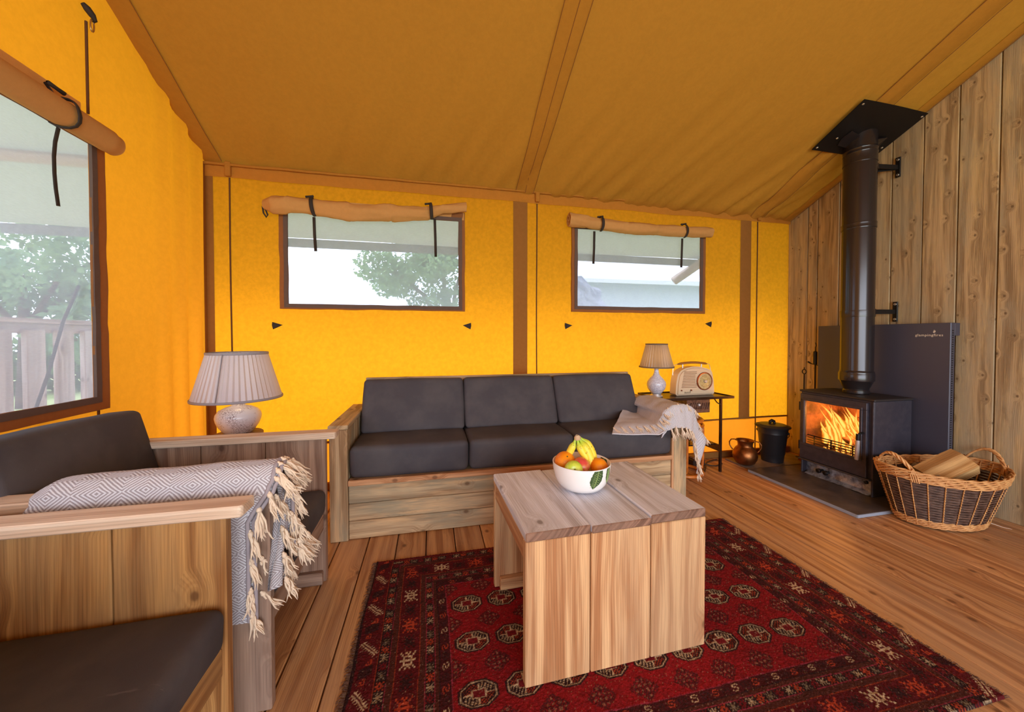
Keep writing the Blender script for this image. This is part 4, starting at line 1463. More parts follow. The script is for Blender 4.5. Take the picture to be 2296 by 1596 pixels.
def printed_leaf(az, ztop, zbot, halfw, lean, inner=False):
    m = MB(); v = MB()
    rows = []
    for i in range(13):
        t = i / 12
        z = ztop + (zbot - ztop) * t
        w = halfw * (sin(pi * min(1, (0.12 + 0.88 * (1 - t))) ** 0.8)) * (1 + 0.06 * sin(t * 40))
        w = halfw * (1.0 - max(0, t - 0.55) ** 1.5 * 3.2) * (0.75 + 0.25 * min(1, t * 3)) * (1 + 0.05 * sin(t * 44))
        w = max(w, 0.0015)
        row = []
        for j in range(7):
            s_ = (j / 6 * 2 - 1) * w + lean * t
            r = rad_at(z, inner) + (-0.0006 if inner else 0.0006)
            a = az + s_ / r
            row.append((BC[0] + r * cos(a), BC[1] + r * sin(a), bz + z))
        rows.append(row)
    m.grid(rows)
    m.build('printed_leaf', M_leafp, bw, smooth=True)

    def pt(t, s_):
        z = ztop + (zbot - ztop) * t
        r = rad_at(z, inner) + (-0.001 if inner else 0.001)
        a = az + (s_ + lean * t) / r
        return (BC[0] + r * cos(a), BC[1] + r * sin(a), bz + z)
    v.tube([pt(t / 10, 0) for t in range(11)], 0.0009, 4)
    for k4 in range(1, 8):
        t = k4 / 9
        for sd in (-1, 1):
            v.tube([pt(t, 0), pt(t + 0.05, sd * halfw * 0.35), pt(t + 0.12, sd * halfw * 0.62)], 0.0005, 4)
    v.build('leaf_veins', M_vein, bw)


vd = atan2(-BC[1], -BC[0])   # azimuth towards the camera
printed_leaf(vd + 0.60, 0.091, 0.026, 0.023, -0.014)
printed_leaf(vd + 1.10, 0.091, 0.036, 0.015, 0.004)
printed_leaf(vd + 2.15, 0.090, 0.050, 0.024, 0.0, True)


def fruit(name, label, cat, c, r, mat, f=None, sc=(1, 1, 1), rot=None, nav=True):
    t = thing(name, label, cat, (c[0], c[1], c[2] - r), 'fruit in the bowl')
    m = MB().ball((0, 0, 0), r, 28, 20, f, *sc)
    R = Matrix.Translation(Vector(c)) @ (rot.to_matrix().to_4x4() if rot else Matrix.Identity(4))
    m.xf(R)
    m.build('skin', mat, t, smooth=True)
    return t, R


from mathutils import Quaternion
toc = Vector((0 - BC[0], 0 - BC[1], 1.0 - 0.56)).normalized()


def aim(v): return Vector(v).to_track_quat('Z', 'Y')


ap_f = lambda d: 1 - 0.26 * exp(-(1 - d.z) * 9.0) - 0.12 * exp(-(1 + d.z) * 10) + 0.02 * cos(5 * atan2(d.y, d.x)) * max(0, -d.z)
or_f = lambda d: 1 - 0.03 * exp(-(1 - d.z) * 30)
t, R = fruit('orange', 'large orange at the left side of the bowl', 'orange', (0.482, 1.262, bz + 0.086), 0.038, M_orange, or_f, (1, 1, .97), aim(toc + Vector((0.35, 0, 0.7))))
MB().ball((0, 0, 0.0362), 0.003, 8, 6, None, 1, 1, 0.5).xf(R).build('navel', M_stem, t, smooth=True)
fruit('orange', 'orange low at the right side of the bowl', 'orange', (0.596, 1.222, bz + 0.071), 0.033, M_orange, or_f)
t, R = fruit('apple', 'yellow-green apple at the front of the bowl', 'apple', (0.486, 1.190, bz + 0.081), 0.0325, M_green, ap_f, (1, 1, .92), aim(toc + Vector((0.1, 0.0, 0.1))))
MB().tube([Vector((0, 0, 0.018)), Vector((0.001, 0, 0.026)), Vector((0.004, 0, 0.032))], 0.0013, 6).xf(R).build('stem', M_stem, t)
t, R = fruit('apple', 'red and yellow apple between the green apple and the bananas', 'apple', (0.525, 1.217, bz + 0.080), 0.033, M_redap, ap_f, (1, 1, 1.05), aim(toc + Vector((1.2, 0.3, -0.8))))

bb_ = thing('banana_bunch', 'bunch of spotty yellow bananas with green necks standing in the bowl', 'bananas', (0.552, 1.25, bz + 0.02), 'fruit in the bowl')
top = Vector((0.529, 1.262, bz + 0.172))


def banana(P, r, mat):
    m = MB()
    P = [Vector(p) for p in P]
    N = 22; path = []; rad = []
    for i in range(N + 1):
        t = i / N
        # Catmull-like bezier of 4 points
        q = P[0] * (1 - t) ** 3 + P[1] * 3 * t * (1 - t) ** 2 + P[2] * 3 * t * t * (1 - t) + P[3] * t ** 3
        path.append(q)
        a = min(1, max(0.0, (t - 0.10) / 0.22)); e = min(1, (1 - t) / 0.10)
        rad.append(r * (0.34 + 0.66 * a * a * (3 - 2 * a)) * (0.35 + 0.65 * sqrt(max(0, e))))
    b0 = len(m.v)
    m.tube(path, rad, 10)
    for i in range(N + 1):
        for k4 in range(10): m.uv[b0 + i * 10 + k4] = (k4 / 10, i / N)
    m.build('banana', mat, bb_, smooth=True)


d_ = lambda x, y, z: top + Vector((x, y, z))
banana([d_(-0.006, 0, 0), d_(-0.012, 0.0, -0.035), d_(-0.045, 0.01, -0.07), d_(-0.038, 0.03, -0.13)], 0.0135, M_banana)
banana([d_(-0.001, -0.004, -0.001), d_(0.000, -0.01, -0.04), d_(0.030, -0.02, -0.065), d_(0.045, -0.018, -0.10)], 0.0135, M_banana)
banana([d_(0.006, 0, 0), d_(0.024, -0.008, -0.03), d_(0.055, -0.022, -0.07), d_(0.040, -0.030, -0.125)], 0.0165, M_banana)
banana([d_(0.008, 0.004, 0), d_(0.045, 0.008, -0.02), d_(0.078, 0.002, -0.07), d_(0.058, -0.004, -0.125)], 0.0165, M_banana2)
MB().tube([top + Vector((0.002, 0, -0.006)), top + Vector((0, 0, 0.004)), top + Vector((-0.001, 0, 0.010))], [0.013, 0.012, 0.006], 10).build('stem', plain('cut banana stem', lin((196, 164, 130)), 0.8), bb_, smooth=True)

# ------------------------------------------------------------------ slate hearth and tile
he = MB().box(2.288, 3.030, 1.528, 2.235, 0.001, 0.020, 0.002)
hth = thing('hearth_slab', 'dark slate hearth slab under the wood stove', 'hearth', (2.66, 1.88, 0))
he.build('slab', M_slate, hth)
e = MB(); e.box(2.2845, 2.2882, 1.528, 2.235, 0.002, 0.0185); e.box(2.288, 2.62, 1.5245, 1.5282, 0.002, 0.0185)
e.build('cut_edge', M_slateedge, hth)
tl = MB().box(2.33, 2.97, 2.262, 2.50, 0.0005, 0.012, 0.002).build('floor_tile', M_tile)
setp(tl, 'brownish stone tile under the copper pot and black bucket', 'tile')

# ------------------------------------------------------------------ wood stove
SX0, SX1, SY0, SY1 = 2.62, 2.930, 1.672, 2.120
sv = thing('wood_stove', 'black wood burning stove with a fire behind its glass door', 'stove', (2.775, 1.896, 0.020))


def bx(name, b, mat, parent, bev=0.003, **k):
    return MB().box(*b, bev=bev).build(name, mat, parent, **k)


bx('top_plate', (SX0 - 0.006, SX1 + 0.006, SY0 - 0.008, SY1 + 0.008, 0.604, 0.618), M_stovetop, sv, 0.004)
bx('side_panel', (SX0 + 0.006, SX1, SY0, SY0 + 0.012, 0.020, 0.604), M_stove, sv)
bx('side_panel', (SX0 + 0.006, SX1, SY1 - 0.012, SY1, 0.020, 0.604), M_stove, sv)
bx('back_panel', (SX1 - 0.012, SX1, SY0 + .012, SY1 - .012, 0.020, 0.604), M_stove, sv)
bx('base_plate', (SX0 + 0.02, SX1 - .012, SY0 + .012, SY1 - .012, 0.112, 0.126), M_stove, sv)
# vertical corner post at the right front and recessed plinth
bx('corner_strip', (SX0 - 0.002, SX0 + 0.008, SY0 - 0.001, SY0 + 0.010, 0.020, 0.603), M_stove, sv, 0.002)
plin = MB()
plin.grid([[(SX0 + 0.040 + 0.012 * NZ(y * 22, z * 20, 3), y, z) for z in spl(0.022, 0.112, 0.008)] for y in spl(SY0 + 0.013, SY1 - 0.013, 0.012)])
plin.build('ash_plate', M_foil, sv, smooth=True)
lipm = MB()
lipm.grid([[(SX0 + 0.002 + 0.05 * t, y, 0.022 + 0.006 * NZ(y * 30, t * 3, 0) * (1 - t) + 0.02 * t) for t in (0, .3, .6, 1)] for y in spl(SY0 + 0.02, SY1 - 0.03, 0.012)])
lipm.build('ash_lip', M_foil, sv, smooth=True)
for y in (1.995, 1.950):
    MB().tube([(SX0 + 0.05, y, 0.070), (SX0 + 0.016, y, 0.068)], 0.008, 10).tube([(SX0 + 0.018, y, 0.068), (SX0 + 0.012, y, 0.068), (SX0 + 0.0, y, 0.068), (SX0 - 0.004, y, 0.068)], [0.006, 0.0155, 0.0155, 0.010], 16).build('air_knob', M_black, sv, autosmooth=40)
# door: frame, glass, lower apron
dr = thing('x', 'x', 'x', (0, 0, 0)) if False else None
df = MB()
dx0, dx1 = SX0 - 0.016, SX0 + 0.004
DY0, DY1, DZ0, DZ1 = 1.700, 2.112, 0.130, 0.592
GY0, GY1, GZ0, GZ1 = 1.735, 2.080, 0.240, 0.548


def frame_yz(mb, x0, x1, o, i, r=0.004):
    (A, B, C, D), (a, b, c, d) = o, i
    for bxx in ((A, B, C, c), (A, B, d, D), (A, a, c, d), (b, B, c, d)):
        mb.box(x0, x1, bxx[0], bxx[1], bxx[2], bxx[3], bev=r * 0.5)


frame_yz(df, dx0, dx1, (DY0, DY1, DZ0, DZ1), (GY0, GY1, GZ0, GZ1))
door = df.build('door', M_stove, sv)
ff_ = MB(); frame_yz(ff_, SX0 + 0.005, SX0 + 0.011, (SY0 + 0.001, SY1 - 0.001, 0.112, 0.603), (GY0 - 0.006, GY1 + 0.006, GZ0 - 0.02, GZ1 + 0.01), 0.001)
ff_.build('front_frame', M_stove, sv)
b2 = MB(); frame_yz(b2, dx0 - 0.006, dx0, (GY0 - 0.014, GY1 + 0.014, GZ0 - 0.014, GZ1 + 0.014), (GY0 + 0.002, GY1 - 0.002, GZ0 + 0.002, GZ1 - 0.002))
b2.build('glass_retainer', M_stove, door)
MB().poly([(dx0 + 0.006, GY0 - .004, GZ0 - .004), (dx0 + 0.006, GY1 + .004, GZ0 - .004), (dx0 + 0.006, GY1 + .004, GZ1 + .004), (dx0 + 0.006, GY0 - .004, GZ1 + .004)]).__class__
gp = MB(); gp.poly([(dx0 + 0.006, GY0 - .004, GZ0 - .004), (dx0 + 0.006, GY1 + .004, GZ0 - .004), (dx0 + 0.006, GY1 + .004, GZ1 + .004), (dx0 + 0.006, GY0 - .004, GZ1 + .004)])
gp.build('glass', M_glass, door)
hd_ = MB().tube([(dx0, 1.7165, 0.405), (dx0 - 0.030, 1.7165, 0.402), (dx0 - 0.040, 1.717, 0.390)], 0.006, 8)
hd_.tube([(dx0 - 0.040, 1.717, 0.402), (dx0 - 0.041, 1.718, 0.360)], 0.0105, 12)
hd_.build('handle_bracket', M_black, door, autosmooth=40)
MB().tube([(dx0 - 0.041, 1.718, 0.362), (dx0 - 0.041, 1.722, 0.245), (dx0 - 0.041, 1.7222, 0.240)], [0.0115, 0.0115, 0.009], 14).build('handle', M_steel, door, autosmooth=40, label='brushed steel door handle')
bx('door_sill', (SX0 - 0.026, SX0 + 0.01, SY0 + 0.002, SY1 - 0.002, 0.1185, 0.128), M_stove, sv, 0.003)
for y in (2.105,):
    for z in (0.50, 0.22): MB().tube([(SX0 - 0.010, y + 0.012, z - 0.03), (SX0 - 0.010, y + 0.012, z + 0.03)], 0.007, 10).build('hinge', M_black, sv, autosmooth=40)
for z in (0.115,): MB().tube([(SX0 - 0.004, 1.70, z - 0.012), (SX0 - 0.016, 1.70, z - 0.012)], 0.010, 12).build('latch', M_black, sv, autosmooth=40)
# firebox lining
fb = MB()
fx0, fx1, fy0, fy1, fz0, fz1 = SX0 + 0.012, SX1 - 0.020, SY0 + 0.026, SY1 - 0.026, 0.200, 0.585
fb.grid([[(fx0, fy0, z) for z in (fz0, fz1)], [(fx1, fy0 + 0.02, z) for z in (fz0, fz1)], [(fx1, fy1 - 0.02, z) for z in (fz0, fz1)], [(fx0, fy1, z) for z in (fz0, fz1)]])
fb.poly([(fx0, fy0, fz0), (fx1, fy0, fz0), (fx1, fy1, fz0), (fx0, fy1, fz0)])
fb.poly([(fx0, fy0, fz1), (fx0, fy1, fz1), (fx1, fy1, fz1), (fx1, fy0, fz1)])
fb.build('firebox_lining', M_brick, sv)
# separate firebricks against the back
for r in range(3):
    for c in range(3):
        y = fy0 + 0.024 + c * 0.117 + (0.03 if r % 2 else 0)
        if y + 0.112 > fy1 - 0.02: continue
        bx('firebrick', (fx1 - 0.016, fx1 - 0.002, y, y + 0.112, fz0 + 0.004 + r * 0.118, fz0 + 0.118 + r * 0.118), M_brick, sv, 0.002)
for i in range(4):
    z = 0.246 + i * 0.017
    MB().tube([(SX0 + 0.022, fy0 + 0.01, z), (SX0 + 0.022, fy1 - 0.01, z)], 0.0035, 6).build('fire_bar', M_black, sv)
for y in (1.80, 1.93, 2.04):
    MB().tube([(SX0 + 0.025, y, 0.205), (SX0 + 0.025, y, 0.30)], 0.0045, 6).build('fire_bar', M_black, sv)


def log(name, label, a, b, r, mat, seed, end_mat=None, cat='log', group=None):
    a, b = Vector(a), Vector(b); d = b - a
    q = d.to_track_quat('X', 'Z').to_matrix().to_4x4()
    fr = Matrix.Translation((a + b) / 2) @ q
    m = MB(); L = d.length
    rows = []
    for i in range(13):
        x = -L / 2 + L * i / 12
        rows.append([fr @ Vector((x, r * cos(t) * (1 + 0.18 * NZ(cos(t) * 1.5, sin(t) * 1.5, seed + i * 0.1)), r * sin(t) * (1 + 0.18 * NZ(sin(t) * 1.5, i * .12, seed)))) for t in [2 * pi * k4 / 14 for k4 in range(14)]])
    m.grid(rows, closed_v=True); m.poly(rows[0][::-1]); m.poly(rows[-1])
    return setp(m.build(name, mat, None, fr, autosmooth=50), label, cat, group)


log('burning_log', 'charred log burning at the back of the stove', (2.80, 1.76, 0.255), (2.82, 2.03, 0.262), 0.036, M_char_log, 3)
log('burning_log', 'charred log leaning across the fire at the front of the stove', (2.725, 1.75, 0.262), (2.78, 2.01, 0.335), 0.030, M_char_log, 8)
em = MB()
r3 = random.Random(4)
for i in range(46):
    em.ball((r3.uniform(2.68, 2.86), r3.uniform(1.73, 2.03), 0.208 + r3.uniform(0, 0.014)), r3.uniform(0.006, 0.014), 7, 5)
setp(em.build('embers', M_ember, smooth=False), 'glowing embers on the stove floor', 'embers', kind='stuff')
# flames: twisted tapering sheets
fm = MB()
for i in range(46):
    y = 1.740 + 0.20 * (r3.random() ** 0.8) if i < 32 else r3.uniform(1.93, 2.04)
    x = r3.uniform(2.68, 2.84)
    H = r3.uniform(0.15, 0.31) if i < 32 else r3.uniform(0.08, 0.20)
    w = r3.uniform(0.012, 0.026); z0 = 0.215 + r3.uniform(0, 0.05)
    ph = r3.uniform(0, 6.3); lean = r3.uniform(0.0, 0.16)
    H = min(H, 0.575 - z0)
    rows, uvs = [], []
    for j in range(17):
        t = j / 16
        cx_ = x + 0.018 * sin(t * 5 + ph) * t
        cy__ = y + 0.022 * sin(t * 7 + ph * 1.7) * t + lean * t * t * (1 if i < 32 else 0.3)
        ww = w * (0.55 + 1.1 * sin(pi * min(1, t * 1.15)) ** 0.7) * (1 - t ** 2.2) + 0.0004
        an = ph + t * 1.2
        ax, ay = 0.45 * sin(an), 1.0
        rows.append([(cx_ + ax * ww * s_, min(2.085, max(1.706, cy__ + ay * ww * s_)), z0 + H * t) for s_ in (-1, -.5, 0, .5, 1)])
        uvs.append([(s_, t) for s_ in (-1, -.5, 0, .5, 1)])
    fm.grid(rows, uv=uvs)
setp(fm.build('flames', M_flame, smooth=True), 'orange flames burning behind the stove glass', 'flames', kind='stuff')
light('fire_glow', 'POINT', (2.76, 1.88, 0.40), 22.0, (1.0, 0.42, 0.10), shadow_soft_size=0.06)

# ------------------------------------------------------------------ flue
AX, AY = 2.80, 1.893
fl = thing('stove_flue', 'tall black enamel flue pipe rising from the stove to the roof', 'chimney pipe', (AX, AY, 0.620))


def lath(name, prof, mat, parent, c=(AX, AY, 0), n=48, **k):
    return MB().lathe(prof, c, n, cap=True).build(name, mat, parent, autosmooth=30, **k)


lath('reducer', [(0.066, 0.619), (0.070, 0.622), (0.070, 0.640), (0.066, 0.645), (0.066, 0.652), (0.086, 0.700), (0.090, 0.708)], M_flue, fl)
lath('pipe_section', [(0.0925, 0.706), (0.0935, 0.712), (0.0935, 0.752), (0.091, 0.758), (0.0915, 0.764), (0.0875, 0.770), (0.086, 0.776), (0.086, 1.135)], M_flue, fl)
lath('locking_band', [(0.0885, 1.130), (0.089, 1.134), (0.089, 1.170), (0.0885, 1.174)], M_flue, fl)
lath('pipe_section', [(0.086, 1.172), (0.086, 1.715)], M_flue, fl)
lath('locking_band', [(0.0885, 1.713), (0.0895, 1.718), (0.0885, 1.724), (0.0885, 1.742), (0.0895, 1.747), (0.0885, 1.752)], M_flue, fl)
lath('pipe_section', [(0.086, 1.750), (0.086, 2.145)], M_flue, fl)
lath('pipe_section', [(0.0875, 2.143), (0.0885, 2.147), (0.0875, 2.152), (0.0875, 2.205), (0.0890, 2.210), (0.0875, 2.216), (0.0875, 2.228), (0.089, 2.233), (0.0875, 2.238), (0.0850, 2.252), (0.085, 2.42)], M_flue, fl)
# flashing plate under the roof
nrm_s = 0.475


def on_roof(x, y, off=0.0): return Vector((x, y, zroof(x, y) - 0.030 - off))


fp = thing('flue_flashing', 'black square flashing plate where the flue passes through the roof', 'metal plate', (2.77, 1.83, 2.35))
px0, px1, py0, py1 = 2.512, 3.032, 1.680, 1.985
rows = []
for i in range(13):
    y = py0 + (py1 - py0) * i / 12
    rows.append([on_roof(px0 + (px1 - px0) * j / 12, y, -0.004 * sin(pi * j / 12)) for j in range(13)])
mpl = MB(); mpl.grid(rows); mpl.grid([[p + Vector((0, 0.001, 0.003)) for p in r] for r in rows], flip=True)
mpl.build('plate', M_black, fp, smooth=True)
for sx, rot in ((-1, 0.5), (1, -0.6)):
    m = MB()
    for i in range(2): pass
    pts = [(AX + sx * 0.082, AY - 0.05), (AX + sx * 0.15, AY - 0.055), (AX + sx * 0.165, AY + 0.0), (AX + sx * 0.14, AY + 0.04), (AX + sx * 0.082, AY + 0.03)]
    lo = [on_roof(p[0], p[1], 0.004 + 0.014 * (1 if i in (0, 4) else 0)) for i, p in enumerate(pts)]
    hi = [p + Vector((0, 0, 0.003)) for p in lo]
    m.poly(lo); m.poly(hi[::-1])
    for i in range(5): m.poly([lo[i], hi[i], hi[(i + 1) % 5], lo[(i + 1) % 5]])
    m.build('collar_tab', M_flue, fp)
for (x, y) in ((px0 + .02, py0 + .02), (px1 - .02, py0 + .02), (px0 + .02, py1 - .02), (px0 + 0.0 + 0.09, AY), (px1 - .03, 1.90), (px1 - .05, 1.925)):
    p = on_roof(x, y, 0.002)
    m = MB(); m.tube([p, p + Vector((0, -0.001, -0.004))], [0.007, 0.005], 8)
    m.build('screw', M_screw, fp)


def bracket(zc, label):
    b = thing('flue_bracket', label, 'bracket', (3.03, 1.828, zc), 'flue brackets on the timber wall')
    bx('wall_plate', (3.030, 3.0385, 1.815, 1.842, zc - 0.066, zc + 0.066), M_black, b, 0.002)
    for s in (-1, 1): MB().tube([(3.031, 1.828, zc + s * 0.050), (3.0265, 1.828, zc + s * 0.050)], [0.009, 0.007], 10).build('screw', M_screw, b, autosmooth=40)
    m = MB().hexa([(2.876, 1.842, zc - 0.014), (3.031, 1.8245, zc - 0.014), (3.031, 1.8315, zc - 0.014), (2.876, 1.849, zc - 0.014), (2.876, 1.842, zc + 0.014), (3.031, 1.8245, zc + 0.014), (3.031, 1.8315, zc + 0.014), (2.876, 1.849, zc + 0.014)])
    m.build('arm', M_black, b)
    m = MB().hexa([(2.878, 1.925, zc - 0.014), (3.031, 1.8315, zc - 0.014), (3.031, 1.8385, zc - 0.014), (2.878, 1.932, zc - 0.014), (2.878, 1.925, zc + 0.014), (3.031, 1.8315, zc + 0.014), (3.031, 1.8385, zc + 0.014), (2.878, 1.932, zc + 0.014)])
    m.build('arm', M_black, b)
    MB().box(2.868, 2.880, 1.836, 1.852, zc - 0.018, zc + 0.018, 0.002).build('clamp', M_flue, b)
    return b


bracket(2.123, 'upper black bracket tying the flue to the timber wall')
bracket(1.166, 'lower black bracket tying the flue to the timber wall')

# ------------------------------------------------------------------ heat shield with lettering
hs = thing('heat_shield', 'tall charcoal metal heat shield standing behind the stove', 'heat shield', (2.98, 1.895, 0.020))
HX, HY0, HY1, HZ = 2.960, 1.521, 2.266, 1.081
bx('front_panel', (HX, HX + 0.004, HY0, HY1, 0.021, HZ), M_shield, hs, 0.0015)
bx('top_flange', (HX + .004, 3.0, HY0, HY1, HZ - 0.004, HZ), M_shield, hs, 0.001)
bx('side_flange', (HX + .004, 3.0, HY1 - .004, HY1, 0.021, HZ - .004), M_shield, hs, 0.001)
bx('side_flange', (HX + .004, 2.996, HY0, HY0 + 0.004, 0.021, HZ - .004), M_shield, hs, 0.001)
bx('spacer', (2.997, 3.038, HY0 + 0.001, HY0 + 0.05, HZ - 0.075, HZ - .001), M_shield, hs, 0.001)
bx('spacer', (2.997, 3.038, HY1 - 0.06, HY1 - .001, HZ - 0.075, HZ - .001), M_shield, hs, 0.001)
sl = MB()
z = 0.06
while z < 1.035:
    sl.box(HX + 0.012, HX + 0.024, HY0 - 0.0008, HY0 + 0.001, z, z + 0.006)
    z += 0.0135
sl.build('vent_slots', M_slot, hs, kind='stuff')


def text(name, s, size, M, mat, parent, ext=0.0006, space=1.0):
    cu = bpy.data.curves.new(name, 'FONT'); cu.body = s; cu.size = size; cu.extrude = ext
    cu.align_x = 'CENTER'; cu.space_character = space; cu.resolution_u = 2
    ob = bpy.data.objects.new('tmp', cu); COL.objects.link(ob)
    dg = bpy.context.evaluated_depsgraph_get()
    me = bpy.data.meshes.new_from_object(ob.evaluated_get(dg))
    bpy.data.objects.remove(ob)
    m = MB(); m.v = [tuple(M @ v.co) for v in me.vertices]; m.f = [tuple(p.vertices) for p in me.polygons]; m.mi = [0] * len(m.f)
    bpy.data.meshes.remove(me)
    return m.build(name, mat, parent)


# text plane faces -X; text x-axis runs toward -Y
TM = Matrix.Translation((HX - 0.0008, 1.616, 1.002)) @ Matrix(((0, 0, -1, 0), (-1, 0, 0, 0), (0, 1, 0, 0), (0, 0, 0, 1)))
text('lettering', 'glampingfires', 0.0215, TM, M_white, hs, 0.0004, 1.12)
fe = MB()
for sx, sc, dz in ((-1, 0.8, 0), (1, 1.0, 0.002)):
    pts = [(0, -0.002), (sx * 0.0045, 0.001), (sx * 0.0066, 0.006), (sx * 0.0052, 0.011), (sx * 0.0028, 0.0155), (sx * 0.0034, 0.009), (sx * 0.0012, 0.0045)]
    f = [(HX - 0.0012, 1.592 - p[0] * sc, 1.0225 + p[1] * sc + dz) for p in pts]
    fe.poly(f if sx > 0 else f[::-1])
fe.poly([(HX - 0.0012, 1.592 - a, 1.026 + b) for a, b in ((-0.001, -0.001), (0.0016, 0.003), (0.0010, 0.010), (-0.0014, 0.016), (-0.0022, 0.008))])
fe.build('flame_emblem', M_white, hs)

# ------------------------------------------------------------------ fire tools between stove and corner
tp = thing('fire_tool_stand', 'black iron stand of fire tools behind the stove', 'fire tools', (2.96, 2.36, 0))
MB().lathe([(0.06, 0.0005), (0.062, 0.006), (0.05, 0.012), (0.01, 0.016)], (2.965, 2.375, 0), 24).build('base', M_black, tp, autosmooth=30)
MB().tube([(2.965, 2.375, 0.01), (2.965, 2.375, 0.60), (2.965, 2.375, 0.700)], [0.005, 0.005, 0.004], 8).tube([(2.965, 2.375 + 0.016 * cos(a), 0.715 + 0.018 * sin(a)) for a in [2 * pi * i / 14 for i in range(14)]], 0.004, 6, closed=True).tube([(2.965, 2.375, 0.733), (2.965, 2.375, 0.752)], [0.004, 0.002], 6).build('ring_post', M_black, tp, smooth=True)
pk = thing('poker', 'black long-handled poker hanging on the timber wall by the stove', 'poker', (3.0, 2.325, 0.45))
MB().tube([(3.01, 2.325, 0.10), (3.01, 2.325, 0.775)], 0.004, 6).build('shaft', M_black, pk, smooth=True)
MB().tube([(3.01, 2.325, 0.772), (3.01, 2.325, 0.778), (3.01, 2.325, 0.878), (3.01, 2.325, 0.884)], [0.005, 0.013, 0.013, 0.006], 10).build('handle', M_black, pk, autosmooth=40)
MB().tube([(3.01, 2.325, 0.884), (3.01, 2.325, 0.915), (3.01, 2.318, 0.925), (3.01, 2.322, 0.945), (3.01, 2.326, 0.950)], 0.003, 6).build('hook', M_black, pk, smooth=True)
MB().tube([(3.01, 2.38, 0.795), (3.01, 2.36, 0.782), (3.01, 2.335, 0.776), (3.01, 2.29, 0.768), (3.01, 2.275, 0.758)], [0.010, 0.009, 0.005, 0.006, 0.011], 8, sq=0.5).build('cross_bar', M_black, pk, smooth=True)
sp = thing('ash_shovel', 'copper-brown ash shovel leaning behind the stove', 'shovel', (2.86, 2.27, 0.012))
MB().tube([(2.90, 2.275, 0.23), (2.945, 2.305, 0.50)], [0.006, 0.008], 8).tube([(2.945, 2.305, 0.49), (2.955, 2.31, 0.565)], [0.012, 0.009], 8).build('handle', M_bent, sp, smooth=True)
mm = MB(); rws = []
for i in range(9):
    t = i / 8
    hw = 0.020 + 0.035 * min(1, t * 1.6)
    rws.append([(2.90 - 0.05 * t + 0.012 * (s_ * s_) * t, 2.275 + hw * s_, 0.24 - 0.225 * t) for s_ in (-1, -.6, -.2, .2, .6, 1)])
mm.grid(rws); mm.grid([[(p[0] + 0.002, p[1], p[2]) for p in r] for r in rws], flip=True)
mm.build('blade', plain('dark copper blade', lin((150, 72, 40)), 0.35, 0.8, c2=lin((84, 40, 26)), vs=14), sp, smooth=True)

# ------------------------------------------------------------------ bucket and copper pot
BX, BY = 2.655, 2.372
bk = thing('ash_bucket', 'black lidded metal bucket in the corner behind the copper pot', 'bucket', (BX, BY, 0.012))
MB().lathe([(0.070, 0.013), (0.074, 0.013), (0.075, 0.022), (0.080, 0.070), (0.081, 0.072), (0.0825, 0.075), (0.0985, 0.235), (0.1005, 0.238), (0.100, 0.244), (0.1035, 0.275), (0.108, 0.286)], (BX, BY, 0), 40).build('body', M_bucket, bk, autosmooth=35)
MB().lathe([(0.112, 0.282), (0.119, 0.284), (0.121, 0.290), (0.116, 0.295), (0.096, 0.300), (0.092, 0.304), (0.060, 0.308), (0.0, 0.310)], (BX, BY, 0), 44).build('lid', M_bucket, bk, autosmooth=35)
MB().tube([(BX - 0.018, BY + .01, 0.308), (BX - 0.014, BY + .01, 0.325), (BX, BY + .008, 0.332), (BX + 0.014, BY, 0.325), (BX + 0.018, BY, 0.308)], [0.008, 0.011, 0.012, 0.011, 0.008], 8).build('lid_knob', M_black, bk, smooth=True)
hp = []
for i in range(17):
    t = i / 16
    a = radians(-125 + 110 * 0) 
    ang = pi * t
    p = Vector((BX, BY, 0.245)) + Vector((cos(radians(-60)), sin(radians(-60)), 0)) * (0.108 * cos(ang)) + Vector((cos(radians(-60) + pi / 2), sin(radians(-60) + pi / 2), -0.9)).normalized() * (0.115 * sin(ang))
    hp.append(p)
MB().tube(hp, 0.003, 6).build('bail_handle', M_black, bk, smooth=True)
for s in (-1, 1):
    c = Vector((BX, BY, 0.245)) + Vector((cos(radians(-60)), sin(radians(-60)), 0)) * (0.102 * s)
    MB().ball(c, 0.010, 10, 8).build('handle_lug', M_black, bk, smooth=True)

PXc, PYc = 2.375, 2.352
pt_ = thing('copper_pot', 'round copper pot with two curled handles on the floor tile', 'pot', (PXc, PYc, 0.012))
MB().lathe([(0.0, 0.0125), (0.045, 0.013), (0.066, 0.028), (0.082, 0.058), (0.0855, 0.085), (0.079, 0.115), (0.064, 0.140), (0.053, 0.150), (0.050, 0.158), (0.052, 0.178), (0.060, 0.197), (0.0635, 0.200), (0.060, 0.199), (0.048, 0.180), (0.045, 0.160), (0.0, 0.145)], (PXc, PYc, 0), 44, cap=False).build('body', M_copper, pt_, autosmooth=50)
hdv = Vector((cos(radians(-44)), sin(radians(-44)), 0))
for s in (-1, 1):
    pts = []
    for (r, z) in ((0.052, 0.188), (0.070, 0.197), (0.092, 0.193), (0.105, 0.172), (0.103, 0.148), (0.092, 0.128), (0.082, 0.115)):
        p = Vector((PXc, PYc, z)) + hdv * (s * r); pts.append(p)
    MB().tube(pts, 0.0045, 8).build('handle', M_copper, pt_, smooth=True)

# ------------------------------------------------------------------ wicker basket
KX, KY = 2.700, 1.418
kb = thing('log_basket', 'oval wicker basket with golden rim and handles beside the stove', 'basket', (KX, KY, 0))
KR = Matrix.Rotation(radians(-7), 4, 'Z')
HB = 0.285


